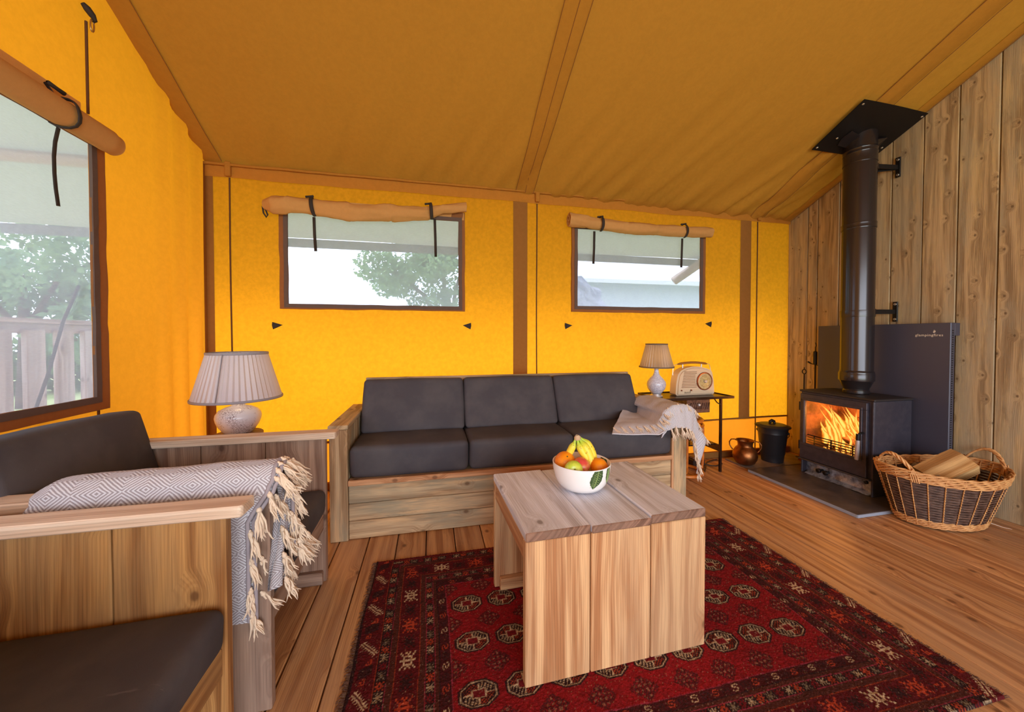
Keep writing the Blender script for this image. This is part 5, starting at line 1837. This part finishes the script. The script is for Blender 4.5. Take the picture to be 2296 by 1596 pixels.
def kp(a, t, off=0.0):
    e = t ** 0.9
    rx = 0.208 + (0.305 - 0.208) * e + off
    ry = 0.128 + (0.196 - 0.128) * e + off
    z = 0.010 + (HB - 0.010) * t + 0.022 * t * (cos(a) ** 2)
    v = KR @ Vector((rx * cos(a), ry * sin(a), 0))
    return Vector((KX + v.x, KY + v.y, z))


NS = 24
wv = MB()
rows_n = 30
for i in range(rows_n):
    t = 0.13 + (0.83 - 0.13) * i / (rows_n - 1)
    M_ = NS * 4
    wv.tube([kp(2 * pi * k4 / M_, t + 0.0015 * sin(k4 * 0.7 + i), 0.0035 * (1 if i % 2 else -1) * cos(pi * k4 / 4 * 1.0)) for k4 in range(M_)], 0.0036 + 0.0006 * (i % 3 == 0), 5, closed=True)
wv.build('dark_weave', M_wdark, kb, smooth=True, kind='stuff')
sk = MB()
for j in range(NS):
    a = 2 * pi * (j + 0.5) / NS
    for da in (-0.004,):
        sk.tube([kp(a + da, t / 40, 0.0068 if t % 2 else 0.0046) for t in range(0, 41)], [0.0034 if t % 2 else 0.0020 for t in range(0, 41)], 4)
    sk.tube([kp(a, t / 8, -0.006) for t in range(0, 9)], 0.003, 5)
sk.build('light_stakes', M_wlight, kb, smooth=True, kind='stuff')


def braid(name, t0, t1, rows, rad, amp, thick=0.0):
    m = MB()
    for i in range(rows):
        t = t0 + (t1 - t0) * i / max(1, rows - 1)
        for ph in (0, pi):
            M_ = 150
            m.tube([kp(2 * pi * k4 / M_, t + 0.010 * sin(2 * pi * k4 / M_ * 16 + ph + i * 0.9), thick + amp * cos(2 * pi * k4 / M_ * 16 + ph + i * 0.9)) for k4 in range(M_)], rad, 5, closed=True)
    m.build(name, M_wlight, kb, smooth=True)


braid('base_border', 0.015, 0.115, 4, 0.0040, 0.0045, 0.003)
braid('rim', 0.86, 1.01, 5, 0.0044, 0.0060, 0.004)
for s, c in ((0, 'left'), (pi, 'right')):
    m = MB()
    for ph in (0, 2.1, 4.2):
        P = []
        for i in range(29):
            t = i / 28
            a = s + pi + (t - 0.5) * 0.95
            base = kp(a, 0.93, 0.002)
            hgt = sin(pi * t) ** 0.75 * 0.092
            an = t * 20 + ph
            base = base + Vector((0.0045 * cos(an), 0.0045 * cos(an + 1.3), hgt + 0.0045 * sin(an)))
            P.append(base)
        m.tube(P, 0.0052, 6)
    for i, (tt0, sg) in enumerate(((0.0, -1), (1.0, 1))):
        a = s + pi + (tt0 - 0.5) * 0.95
        for w_ in range(4):
            aa = a + (w_ - 1.5) * 0.035
            m.tube([kp(aa, 0.82, 0.010), kp(aa - sg * 0.02, 0.95, 0.013), kp(a - sg * 0.03, 1.03, 0.004) + Vector((0, 0, 0.010)), kp(a - sg * 0.05, 1.0, -0.006) + Vector((0, 0, 0.006)), kp(aa, 0.9, -0.010)], 0.0032, 5)
    m.build('handle', M_wlight, kb, smooth=True)
m = MB()
m.poly([kp(2 * pi * k4 / 40, 0.05, -0.008) for k4 in range(40)])
m.build('base', M_wdark, kb)
MB().tube([kp(radians(-38), 0.04, 0.004), kp(radians(-38), 0.02, 0.02) + Vector((0.012, -0.004, 0)), kp(radians(-38), 0.0, 0.02) + Vector((0.04, -0.022, -0.004)), kp(radians(-38), 0.0, 0.02) + Vector((0.062, -0.045, -0.006))], 0.0016, 5).build('loose_twig', M_tassel, kb, smooth=True)


def split_log(label, c, L, w, h, rot, mat, seed):
    t = thing('split_log', label, 'log', c, 'firewood in the basket')
    m = MB()
    sec = [(-w / 2, -h / 2), (w * 0.42, -h / 2 * 1.05), (w / 2, h * 0.18), (w * 0.10, h / 2), (-w / 2 * 0.96, h * 0.42)]
    N = 8; rows = []
    for i in range(N + 1):
        x = -L / 2 + L * i / N
        k4 = 1 + 0.04 * NZ(i * 0.7, seed, 0)
        row = []
        for j, (a, b) in enumerate(sec):
            a2, b2 = sec[(j + 1) % 5]
            for u in (0, 0.34, 0.67):
                row.append((x + (0.003 * NZ(j + u * 3, seed, i) if i in (0, N) else 0), (a + (a2 - a) * u) * k4 + 0.0022 * NZ(i * .5, j + u * 2, seed), (b + (b2 - b) * u) * k4 + 0.0022 * NZ(i * .5, j + u * 2, seed + 5)))
        rows.append(row)
    R = Matrix.Translation(Vector(c)) @ rot.to_4x4()
    rows = [[tuple(R @ Vector(p)) for p in r] for r in rows]
    m.grid(rows, closed_v=True); m.poly(rows[0][::-1]); m.poly(rows[-1])
    m.build('timber', mat, t, R, autosmooth=25)
    return t


from mathutils import Euler
split_log('pale freshly split log jutting above the basket rim', (2.715, 1.405, 0.285), 0.20, 0.135, 0.085, Euler((radians(38), radians(-36), radians(-30))).to_matrix(), M_logw, 2)
split_log('grey split log lying under the pale log in the basket', (2.655, 1.435, 0.225), 0.24, 0.08, 0.07, Euler((radians(-30), radians(-10), radians(50))).to_matrix(), M_logd, 5)
split_log('brown barked log at the left end of the basket', (2.535, 1.46, 0.225), 0.14, 0.07, 0.065, Euler((radians(10), radians(-18), radians(120))).to_matrix(), M_bark, 8)
split_log('pale log lying low in the basket', (2.76, 1.42, 0.13), 0.28, 0.09, 0.08, Euler((radians(10), 0, radians(10))).to_matrix(), M_logw, 11)


# ------------------------------------------------------------------ lamps
def pleated(name, c, r0, r1, z0, z1, n, mat, parent, amp=0.004):
    m = MB(); N = n * 6; rows = []
    for i in range(9):
        t = i / 8
        z = z0 + (z1 - z0) * t; r = r0 + (r1 - r0) * t
        row = []
        for k4 in range(N):
            a = 2 * pi * k4 / N
            ph = (k4 % 6) / 6
            saw = (ph if ph < 0.7 else (1 - ph) / 0.3 * 0.7)
            rr = r + amp * (saw - 0.35) * (1.0 - 0.2 * t)
            row.append((c[0] + rr * cos(a), c[1] + rr * sin(a), z))
        rows.append(row)
    m.grid(rows, closed_v=True)
    return m.build(name, mat, parent, autosmooth=30)


def ringband(name, c, r, z, w, mat, parent):
    m = MB().lathe([(r - 0.002, z - w / 2), (r + 0.004, z - w / 2), (r + 0.005, z), (r + 0.004, z + w / 2), (r - 0.002, z + w / 2)], (c[0], c[1], 0), 64, cap=False)
    return m.build(name, mat, parent, smooth=True)


LX, LY = -1.000, 2.205
lp = thing('table_lamp', 'large crackle-glazed lamp with silver pleated shade behind the armchair', 'lamp', (LX, LY, 0.490), 'pleated table lamps')
MB().lathe([(0.0, 0.491), (0.060, 0.491), (0.066, 0.496), (0.090, 0.530), (0.100, 0.556), (0.103, 0.575), (0.100, 0.592), (0.086, 0.612), (0.060, 0.626), (0.036, 0.634), (0.030, 0.637), (0.028, 0.643), (0.0, 0.644)], (LX, LY, 0), 56, cap=False).build('body', M_crackle, lp, smooth=True)
MB().tube([(LX, LY, 0.643), (LX, LY, 0.662)], 0.014, 16).tube([(LX, LY, 0.66), (LX, LY, 0.735)], 0.011, 12).build('lamp_holder', M_steel, lp, autosmooth=40)
sh1 = pleated('lamp_shade', (LX, LY), 0.196, 0.132, 0.676, 0.912, 46, M_shade1, lp, 0.009)
ringband('shade_trim', (LX, LY), 0.198, 0.676, 0.012, M_band, sh1)
ringband('shade_trim', (LX, LY), 0.133, 0.912, 0.012, M_band, sh1)
for a0 in (radians(-92), radians(88)):
    MB().tube([(LX + r * cos(a0), LY + r * sin(a0), z) for r, z in ((0.201, 0.676), (0.1365, 0.912))], 0.004, 6, sq=0.5).build('shade_seam', M_band, sh1, smooth=True)
m = MB()
for k4 in range(3):
    a = 2 * pi * k4 / 3
    m.tube([(LX, LY, 0.735), (LX + 0.08 * cos(a), LY + 0.08 * sin(a), 0.80), (LX + 0.130 * cos(a), LY + 0.130 * sin(a), 0.908)], 0.0015, 5)
m.build('shade_carrier', M_steel, lp)
MB().ball((LX, LY, 0.775), 0.026, 16, 12, None, 1, 1, 1.15).build('bulb', M_bulb, lp, smooth=True)
light('left_lamp_light', 'POINT', (LX, LY, 0.78), 1.3, (1.0, 0.66, 0.34), shadow_soft_size=0.03)
# little corner table it stands on
tb = thing('corner_table', 'small round timber table under the crackle-glazed lamp', 'side table', (LX, LY, 0))
MB().lathe([(0.0, 0.462), (0.105, 0.462), (0.110, 0.467), (0.110, 0.484), (0.105, 0.489), (0.0, 0.490)], (LX, LY, 0), 40, cap=False).build('table_top', M_chairw, tb, autosmooth=40)
for k4 in range(3):
    a = 2 * pi * k4 / 3 + 0.3
    MB().tube([(LX + 0.07 * cos(a), LY + 0.07 * sin(a), 0.463), (LX + 0.13 * cos(a), LY + 0.13 * sin(a), 0.0)], [0.013, 0.010], 10).build('leg', M_chairw, tb, smooth=True)

TX0, TX1, TY0, TY1, TZ = 1.580, 2.180, 2.262, 2.558, 0.557
st_ = thing('tray_side_table', 'old dark metal tray table with a carved drawer beside the sofa', 'side table', ((TX0 + TX1) / 2, 2.41, 0))
bx('tray', (TX0, TX1, TY0, TY1, TZ - 0.008, TZ - 0.001), M_treadle, st_, 0.002)
m = MB()
for b in ((TX0 - .003, TX1 + .003, TY0 - 0.004, TY0 + 0.004), (TX0 - .003, TX1 + .003, TY1 - 0.004, TY1 + 0.004), (TX0 - 0.004, TX0 + 0.004, TY0 + .004, TY1 - .004), (TX1 - 0.004, TX1 + 0.004, TY0 + .004, TY1 - .004)):
    m.box(*b, TZ - 0.012, TZ + 0.006, bev=0.0015)
m.build('tray_rim', M_treadle, st_)
for x, y in ((1.665, 2.285), (2.088, 2.285), (1.665, 2.535), (2.088, 2.535)):
    MB().box(x - 0.008, x + 0.008, y - 0.008, y + 0.008, 0, TZ - 0.009, 0.001).build('leg', M_treadle, st_)
for s in (-1,):
    MB().tube([(2.082, 2.285, 0.500), (2.055, 2.285, 0.515), (2.030, 2.285, 0.545)], 0.004, 6).build('brace', M_treadle, st_, smooth=True)
dw = bx('drawer', (1.800, 1.992, 2.279, 2.45, 0.446, 0.546), M_carved, st_, 0.004)
MB().ball((1.895, 2.275, 0.505), 0.011, 10, 8).build('knob', M_steel, dw, smooth=True)
m = MB()
for i in range(9):
    a = i * 0.7
    m.tube([(1.82 + i * 0.019, 2.2775, 0.475), (1.826 + i * 0.019, 2.2765, 0.497 + 0.012 * sin(a)), (1.833 + i * 0.019, 2.2775, 0.52)], 0.003, 5)
m.build('carving', M_carved, dw, smooth=True)
bx('support_post', (1.905, 1.930, 2.41, 2.425, 0.20, 0.445), M_treadle, st_, 0.001)
bx('lower_shelf', (1.675, 2.085, 2.33, 2.53, 0.188, 0.197), M_treadle, st_, 0.002)
bx('shelf_skirt', (2.079, 2.095, 2.293, 2.53, 0.150, 0.199), M_treadle, st_, 0.002)

LX, LY = 1.563, 2.332
LX, LY = 1.620, 2.385
lp = thing('table_lamp', 'smaller pearl ceramic gourd lamp with taupe pleated shade on the tray table', 'lamp', (LX, LY, TZ), 'pleated table lamps')
MB().lathe([(0.044, 0.5575), (0.046, 0.562), (0.044, 0.568), (0.036, 0.571), (0.034, 0.578), (0.036, 0.583)], (LX, LY, 0), 32).build('metal_foot', M_steel, lp, autosmooth=35)
MB().lathe([(0.032, 0.582), (0.040, 0.590), (0.060, 0.618), (0.067, 0.645), (0.064, 0.668), (0.046, 0.694), (0.026, 0.714), (0.018, 0.732), (0.0155, 0.752), (0.0165, 0.762)], (LX, LY, 0), 44).build('body', M_pearl, lp, smooth=True)
MB().tube([(LX, LY, 0.762), (LX, LY, 0.80)], 0.011, 12).build('lamp_holder', M_steel, lp, autosmooth=40)
sh2 = pleated('lamp_shade', (LX, LY), 0.116, 0.073, 0.778, 0.944, 34, M_shade2, lp, 0.008)
ringband('shade_trim', (LX, LY), 0.118, 0.778, 0.009, M_band2, sh2)
ringband('shade_trim', (LX, LY), 0.074, 0.944, 0.008, M_band2, sh2)
MB().ball((LX, LY, 0.835), 0.020, 14, 10, None, 1, 1, 1.15).build('bulb', M_bulb, lp, smooth=True)
light('right_lamp_light', 'POINT', (LX, LY, 0.845), 1.3, (1.0, 0.66, 0.34), shadow_soft_size=0.02)

# ------------------------------------------------------------------ retro radio
rd = thing('retro_radio', 'cream retro radio with round dial and carrying handle on the tray table', 'radio', (1.95, 2.42, TZ))
RXc, RYf, RYb = 1.950, 2.372, 2.465
z0 = TZ + 0.001
out = [(-0.168, 0.012), (-0.158, 0.0), (0.158, 0.0), (0.168, 0.012), (0.162, 0.10), (0.148, 0.170), (0.138, 0.184), (0.10, 0.200), (0.04, 0.214), (-0.02, 0.216), (-0.08, 0.206), (-0.125, 0.186), (-0.150, 0.155), (-0.163, 0.09)]
bm = bmesh.new()
fv = [bm.verts.new((RXc + a, RYf, z0 + b)) for a, b in out]; bv = [bm.verts.new((RXc + a, RYb, z0 + b)) for a, b in out]
ff = bm.faces.new(fv); fbk = bm.faces.new(bv[::-1])
n = len(out)
for i in range(n): bm.faces.new((fv[i], bv[i], bv[(i + 1) % n], fv[(i + 1) % n]))
bmesh.ops.recalc_face_normals(bm, faces=bm.faces)
ed = [e for e in bm.edges if (e.verts[0] in fv and e.verts[1] in fv) or (e.verts[0] in bv and e.verts[1] in bv)]
bmesh.ops.bevel(bm, geom=ed, offset=0.012, segments=3, affect='EDGES')
m = MB(); m.bm(bm); m.build('case', M_radio, rd, autosmooth=40)
m = MB()
for i in range(11):
    z = z0 + 0.062 + i * 0.0115
    xa = RXc - 0.128 + 0.0022 * i
    xb = RXc - 0.01 + (0.0 if 2 < i < 9 else 0.012)
    m.tube([(xa, RYf - 0.0005, z), (xb, RYf - 0.0005, z)], 0.0024, 5)
m.build('speaker_grille', M_radio_d, rd, smooth=True)
dc = (RXc + 0.068, RYf, z0 + 0.105)


def disc(name, r0, r1, y0, y1, mat, parent, n=48):
    m = MB()
    m.grid([[(dc[0] + r * cos(2 * pi * k4 / n), y, dc[2] + r * sin(2 * pi * k4 / n)) for k4 in range(n)] for r, y in ((r1, dc[1] + 0.002), (r1, y0), (r1 - 0.003, y1), (max(r0, 1e-4), y1 + 0.001), (max(r0, 1e-4), dc[1] + 0.002))], closed_v=True, flip=True)
    return m.build(name, mat, parent, autosmooth=35)


dl = disc('dial', 0.0, 0.062, dc[1] - 0.004, dc[1] - 0.005, M_radio_f, rd)
disc('dial_rim', 0.060, 0.068, dc[1] - 0.007, dc[1] - 0.010, M_radio_rim, dl)
disc('dial_ring', 0.050, 0.053, dc[1] - 0.006, dc[1] - 0.0075, M_radio, dl)
disc('tuning_knob', 0.0, 0.011, dc[1] - 0.018, dc[1] - 0.022, M_steel, dl)
m = MB()
for k4 in range(24):
    a = 2 * pi * k4 / 24
    m.tube([(dc[0] + 0.038 * cos(a), dc[1] - 0.0062, dc[2] + 0.038 * sin(a)), (dc[0] + 0.045 * cos(a), dc[1] - 0.0062, dc[2] + 0.045 * sin(a))], 0.0007, 4)
m.build('dial_ticks', M_radio_rim, dl)
m = MB()
for i, x in enumerate((-0.128, -0.045)):
    m.tube([(RXc + x, RYf + 0.002, z0 + 0.040), (RXc + x, RYf - 0.006, z0 + 0.040)], 0.0055, 10)
m.build('small_knobs', M_radio_rim, rd, autosmooth=40)
m = MB()
sc_ = [(-0.102, 0.020), (-0.098, 0.030), (-0.094, 0.021), (-0.088, 0.027), (-0.084, 0.021), (-0.078, 0.028), (-0.072, 0.021), (-0.066, 0.029), (-0.060, 0.021), (-0.052, 0.030), (-0.050, 0.046), (-0.054, 0.034), (-0.050, 0.022)]
m.tube([(RXc + a, RYf - 0.001, z0 + b) for a, b in sc_], 0.0012, 4)
m.tube([(RXc - 0.104, RYf - 0.001, z0 + 0.019), (RXc - 0.05, RYf - 0.001, z0 + 0.019)], 0.0009, 4)
m.build('script_badge', M_strap, rd)
hd2 = MB().tube([(RXc + x, 2.418, z0 + 0.232 + 0.012 * (1 - (x / 0.13) ** 2)) for x in [-0.128 + 0.256 * i / 14 for i in range(15)]], [0.006] + [0.0115] * 13 + [0.006], 10, sq=0.8)
hd2.build('handle', M_radio_h, rd, smooth=True)
m = MB()
for x in (-0.085, 0.080): m.tube([(RXc + x, 2.418, z0 + 0.198), (RXc + x, 2.418, z0 + 0.238)], 0.005, 10)
m.tube([(RXc + 0.12, 2.418, z0 + 0.236), (RXc + 0.150, 2.418, z0 + 0.228), (RXc + 0.160, 2.418, z0 + 0.20), (RXc + 0.166, 2.418, z0 + 0.165)], 0.0022, 6)
m.tube([(RXc - 0.12, 2.418, z0 + 0.236), (RXc - 0.160, 2.418, z0 + 0.225), (RXc - 0.168, 2.418, z0 + 0.19), (RXc - 0.170, 2.418, z0 + 0.150)], 0.0022, 6)
m.build('handle_mounts', M_steel, rd, autosmooth=40)

# ------------------------------------------------------------------ bentwood stool tucked beside the sofa
SXc, SYc = 1.815, 2.335
sto = thing('bentwood_stool', 'glossy orange bentwood stool half hidden between sofa and tray table', 'stool', (SXc, SYc, 0))
R_ = 0.128


def circ(r, z, n=40): return [(SXc + r * cos(2 * pi * i / n), SYc + r * sin(2 * pi * i / n), z) for i in range(n)]


MB().tube(circ(R_, 0.013), 0.012, 8, closed=True).build('floor_hoop', M_bent, sto, smooth=True)
MB().tube(circ(R_ * 0.99, 0.362), 0.010, 8, closed=True).build('upper_hoop', M_bent, sto, smooth=True)
MB().lathe([(0.0, 0.385), (R_ - 0.004, 0.385), (R_ + 0.004, 0.391), (R_ + 0.004, 0.403), (R_ - 0.004, 0.409), (0.10, 0.405), (0.0, 0.403)], (SXc, SYc, 0), 40, cap=False).build('seat', M_bent, sto, autosmooth=40)
for k4 in range(4):
    a = radians(-28 + 90 * k4)
    c_, s_ = cos(a), sin(a)
    MB().tube([(SXc + (R_ - 0.03) * c_, SYc + (R_ - 0.03) * s_, 0.030), (SXc + (R_ - 0.004) * c_, SYc + (R_ - 0.004) * s_, 0.050), (SXc + R_ * c_, SYc + R_ * s_, 0.10), (SXc + R_ * c_, SYc + R_ * s_, 0.33), (SXc + (R_ - 0.004) * c_, SYc + (R_ - 0.004) * s_, 0.362), (SXc + (R_ - 0.03) * c_, SYc + (R_ - 0.03) * s_, 0.382)], 0.0105, 8).build('leg', M_bent, sto, smooth=True)

# power adapter and cable on the floor under the tray table
ad = thing('power_adapter', 'dark power adapter with its plug lying under the tray table', 'adapter', (2.0, 2.44, 0))
bx('body', (1.955, 2.060, 2.40, 2.49, 0.0005, 0.055), M_cable, ad, 0.006)
bx('lid', (1.962, 2.053, 2.41, 2.48, 0.0555, 0.075), plain('brown plastic', lin((120, 84, 60)), 0.4), ad, 0.005)
cb = MB().tube([(2.060, 2.44, 0.012), (2.10, 2.40, 0.006), (2.14, 2.38, 0.006), (2.22, 2.41, 0.006), (2.26, 2.47, 0.006), (2.25, 2.50, 0.006), (2.19, 2.49, 0.006), (2.12, 2.46, 0.006), (2.03, 2.36, 0.006), (1.97, 2.30, 0.006)], 0.0042, 6)
setp(cb.build('power_cable', M_cable, None, smooth=True), 'dark cable looping on the floorboards under the tray table', 'cable')


# ------------------------------------------------------------------ tasselled throws
def tassel_mesh(seed, L=0.075):
    r = random.Random(seed)
    m = MB()
    m.ball((0, 0, -0.006), 0.0068, 9, 7, lambda d: 1 + 0.15 * noise.noise(d * 4 + Vector((seed, 0, 0))), 1, 1, 1.15)
    m.ball((0, 0, 0.002), 0.004, 7, 5)
    for i in range(13):
        a = r.uniform(0, 2 * pi); q = r.uniform(0.1, 1)
        sp_ = 0.016 * q
        l = L * r.uniform(0.75, 1.08)
        P = []
        for j in range(6):
            t = j / 5
            P.append((cos(a) * (0.0035 * q + sp_ * t ** 1.3) + 0.003 * sin(t * 7 + a * 3), sin(a) * (0.0035 * q + sp_ * t ** 1.3) + 0.003 * cos(t * 6 + a * 2), -0.010 - l * t))
        m.tube(P, [0.0026, 0.0030, 0.0032, 0.0028, 0.0020, 0.0006], 4, caps=False)
    me = bpy.data.meshes.new('tassel')
    me.from_pydata(m.v, [], m.f); me.materials.append(M_tassel)
    me.polygons.foreach_set('use_smooth', [True] * len(me.polygons)); me.update()
    return me


TS = [tassel_mesh(s, L) for s, L in ((1, 0.062), (2, 0.070), (3, 0.056), (4, 0.066))]
rt = random.Random(12)


def add_tassel(parent, p, down=(0, 0, -1), sc=1.0):
    o = bpy.data.objects.new('tassel', TS[rt.randrange(4)])
    COL.objects.link(o); o.parent = parent
    q = Vector(down).normalized().to_track_quat('-Z', 'Y')
    M = Matrix.Translation(Vector(p)) @ q.to_matrix().to_4x4() @ Matrix.Rotation(rt.uniform(0, 6.28), 4, 'Z') @ Matrix.Diagonal((sc, sc, sc, 1))
    o.matrix_basis = WM[parent.name].inverted() @ M
    return o


# folded diamond throw over the near arm of the armchair
th1 = thing('diamond_throw', 'folded grey diamond-pattern throw with cream tassels over the armchair arm', 'throw', (-0.70, 1.10, 0.62))
XA, XB_ = -0.905, -0.398
# profile in y-z: from hanging outside edge, up over the arm, down inside
prof = [(1.056, 0.265), (1.055, 0.35), (1.054, 0.45), (1.050, 0.55), (1.046, 0.60), (1.049, 0.632), (1.064, 0.650), (1.090, 0.657), (1.115, 0.652), (1.134, 0.637), (1.142, 0.610), (1.142, 0.52), (1.143, 0.45), (1.148, 0.405), (1.160, 0.392), (1.200, 0.392), (1.238, 0.394)]


def layer(x0, x1, off, s0=0, s1=None, seed=0.0, name='cloth_fold', droop=0.0):
    P = prof[s0:s1]
    pf = []
    for (a, b), (c, d) in zip(P, P[1:]):
        for i in range(4): pf.append((a + (c - a) * i / 4, b + (d - b) * i / 4))
    pf.append(P[-1])
    rows, uvs = [], []
    NXs = 44
    for i in range(NXs + 1):
        t = i / NXs
        xq = x0 + (x1 - x0) * t
        row, ur = [], []; L = 0
        endk = min(1, (xq - x0) / 0.06)
        rnd_ = 1 - (1 - endk) ** 2
        for j, (y, z) in enumerate(pf):
            if j: L += hypot(y - pf[j - 1][0], z - pf[j - 1][1])
            x = xq - 0.062 * t * min(1, max(0, (0.62 - z) / 0.09)) * (y < 1.09)
            yc, zc = 1.094, 0.60
            d = Vector((0, y - yc, max(0.0, z - zc) if z > zc else 0))
            w = 0.004 * NZ(x * 7, L * 7, seed) + 0.0016 * NZ(x * 30, L * 22, seed + 3)
            s_ = off + w
            dn = d.normalized() if d.length > 1e-6 else Vector((0, 0, 1))
            shrink = 1 - 0.22 * (1 - rnd_) * (z > 0.58)
            p = Vector((x, yc + (y - yc) * (1 - 0.25 * (1 - rnd_) * (z > 0.6)), z if z < 0.62 else 0.62 + (z - 0.62) * (0.35 + 0.65 * rnd_))) + dn * s_
            p.z += droop * (t - 0.5) + 0.010 * t * (z > 0.6)
            row.append(p); ur.append((x * 1.0, L))
        rows.append(row); uvs.append(ur)
    m = MB().grid(rows, uv=uvs)
    # thin thickness
    m.grid([[p + Vector((0, 0, -0.003)) for p in r] for r in rows], flip=True, uv=uvs)
    # rolled front edge
    m2 = MB().tube([r + Vector((0.001, 0, -0.001)) for r in rows[-1]], 0.0055, 7)
    o = m.build(name, M_throw, th1, smooth=True)
    m2.build('folded_edge', M_throw, th1, smooth=True)
    return rows


L1 = layer(XA, XB_, 0.004, seed=1.0)
L2 = layer(XA + 0.01, XB_ + 0.012, -0.003, seed=4.0)
L3 = layer(XA - 0.006, XB_ - 0.004, -0.009, s0=0, s1=13, seed=7.0)
# end folds showing at the front: dark stacked layers
for o_, rr in ((0.004, L1), (0.0, L2)):
    pass
rowe = L1[-1]
n = len(rowe)
inner = L2[-1]
for k4 in range(n):
    if k4 % 3 == 1:
        p = rowe[k4]
        dz = Vector((rt.uniform(0.0, 0.45), (0.10 if p.y > 1.09 else -0.05) + rt.uniform(-0.15, 0.15), -1.0))
        if p.z > 0.63: dz = Vector((0.8, rt.uniform(-0.4, 0.5), -0.9))
        if p.y > 1.15: dz = Vector((0.7, 0.15, -0.9))
        add_tassel(th1, p + Vector((0.006, 0, 0.0)), dz, 1.0)
for k4 in range(len(inner)):
    if k4 % 4 == 3:
        p = inner[k4]
        add_tassel(th1, p + Vector((0.010, 0.012, -0.004)), Vector((rt.uniform(0.1, 0.5), rt.uniform(0.0, 0.5), -1.0)), 0.95)
# flap of cloth hanging in front of the seat inside the arm
rows, uvs = [], []
for i in range(19):
    t = i / 18
    row, ur = [], []
    for j in range(13):
        s_ = j / 12
        y = 1.085 + 0.075 * s_ + 0.008 * sin(t * 5 + s_ * 3) - 0.02 * t
        z = 0.630 - 0.300 * t - 0.02 * s_ * t + 0.006 * NZ(t * 4, s_ * 4, 1)
        x = -0.404 + 0.010 * sin(s_ * 9 + t * 4) - 0.004 * t
        row.append((x, y, z)); ur.append((s_ * 0.1, t * 0.33))
    rows.append(row); uvs.append(ur)
MB().grid(rows, uv=uvs).grid([[(p[0] - 0.004, p[1], p[2]) for p in r] for r in rows], flip=True, uv=uvs).build('inner_flap', M_throw, th1, smooth=True)
for i in range(1, 10):
    p = rows[i * 2 - 1][9 - (i % 2) * 4]
    add_tassel(th1, (p[0] + 0.010, p[1], p[2]), Vector((0.25, 0.25, -1)), 1.0)

# loose grey throw over the right arm of the sofa
th2 = thing('grey_throw', 'loose pale grey throw with cream tassels over the right sofa arm', 'throw', (1.43, 2.0, 0.57))


def P2t(s, t):
    """s across: 0 seat side tip -> 1 outer hanging; t: 0 back -> 1 front hem"""
    # across profile
    K = [(0.0, 0.965, 0.474), (0.14, 1.12, 0.477), (0.27, 1.255, 0.485), (0.36, 1.295, 0.525), (0.44, 1.328, 0.572), (0.52, 1.385, 0.598), (0.62, 1.455, 0.602), (0.71, 1.512, 0.586), (0.79, 1.548, 0.535), (0.90, 1.580, 0.43), (1.0, 1.598, 0.345)]
    for (a, x0, z0_), (b, x1, z1_) in zip(K, K[1:]):
        if s <= b + 1e-9:
            k4 = (s - a) / (b - a); x = x0 + (x1 - x0) * k4; z = z0_ + (z1_ - z0_) * k4; break
    back = 1 - t
    x_ = x
    if s < 0.4: x_ = x + back * (1.355 - x) * 0.80       # back part is gathered towards the arm
    zz = z
    if s < 0.4: zz = z + back * (0.4 - s) / 0.4 * 0.055 * (t < 1)
    y = 2.235 - t * 0.415
    # front drop
    if t > 0.86:
        f = (t - 0.86) / 0.14
        if s < 0.33:
            y -= 0.004 * f; zz -= 0.050 * f * (0.15 + 0.85 * (s / 0.33))
        else:
            y = 2.235 - 0.86 * 0.415 - 0.030 * f
            drop = 0.10 + 0.05 * min(1, max(0, (s - 0.33) / 0.5))
            zz -= drop * f
            x_ -= 0.07 * f * min(1, max(0, (s - 0.6) / 0.3))
    y += 0.010 * NZ(s * 5, t * 3, 1)
    fold = 0.012 * sin(s * 26 + t * 2.5) * min(1, max(0, (t - 0.35) / 0.5)) * (s > 0.45)
    zz += 0.006 * NZ(s * 6, t * 6, 4) + 0.007 * (NZ(s * 3, t * 4, 9) + 0.6) * (s < 0.4)
    x_ += 0.008 * NZ(s * 7, t * 5, 7) * (s > 0.7) + fold * (s > 0.72)
    y += -abs(fold) * (t > 0.86) * 0.8
    zz = max(zz, 0.472) if (s < 0.30 and t < 0.9) else zz
    return Vector((x_, y, zz))


rows, uvs = [], []
NSx, NTy = 64, 44
for i in range(NSx + 1):
    s = i / NSx
    rows.append([P2t(s, j / NTy) for j in range(NTy + 1)]); uvs.append([(s * 0.75, j / NTy * 0.42) for j in range(NTy + 1)])
m = MB().grid(rows, uv=uvs)
m.grid([[p + Vector((0, 0.002, -0.005)) for p in r] for r in rows], flip=True, uv=uvs)
m.build('cloth', M_throw2, th2, smooth=True)
hem = [r[-1] for r in rows]
MB().tube(hem, 0.004, 6).build('hem', M_throw2, th2, smooth=True)
for i in range(0, NSx + 1, 3):
    p = hem[i]
    if i / NSx < 0.45:
        p = rows[i][-6]
        add_tassel(th2, p + Vector((0, -0.004, 0.006)), Vector((0.35, -0.9, -0.55)), 0.72)
    else:
        add_tassel(th2, p + Vector((0, -0.006, -0.002)), Vector((0.15, -0.2, -1)), 0.85)
        if i % 2 == 0: add_tassel(th2, rows[i][-8] + Vector((0, -0.008, 0.002)), Vector((0.3, -0.35, -1)), 0.75)
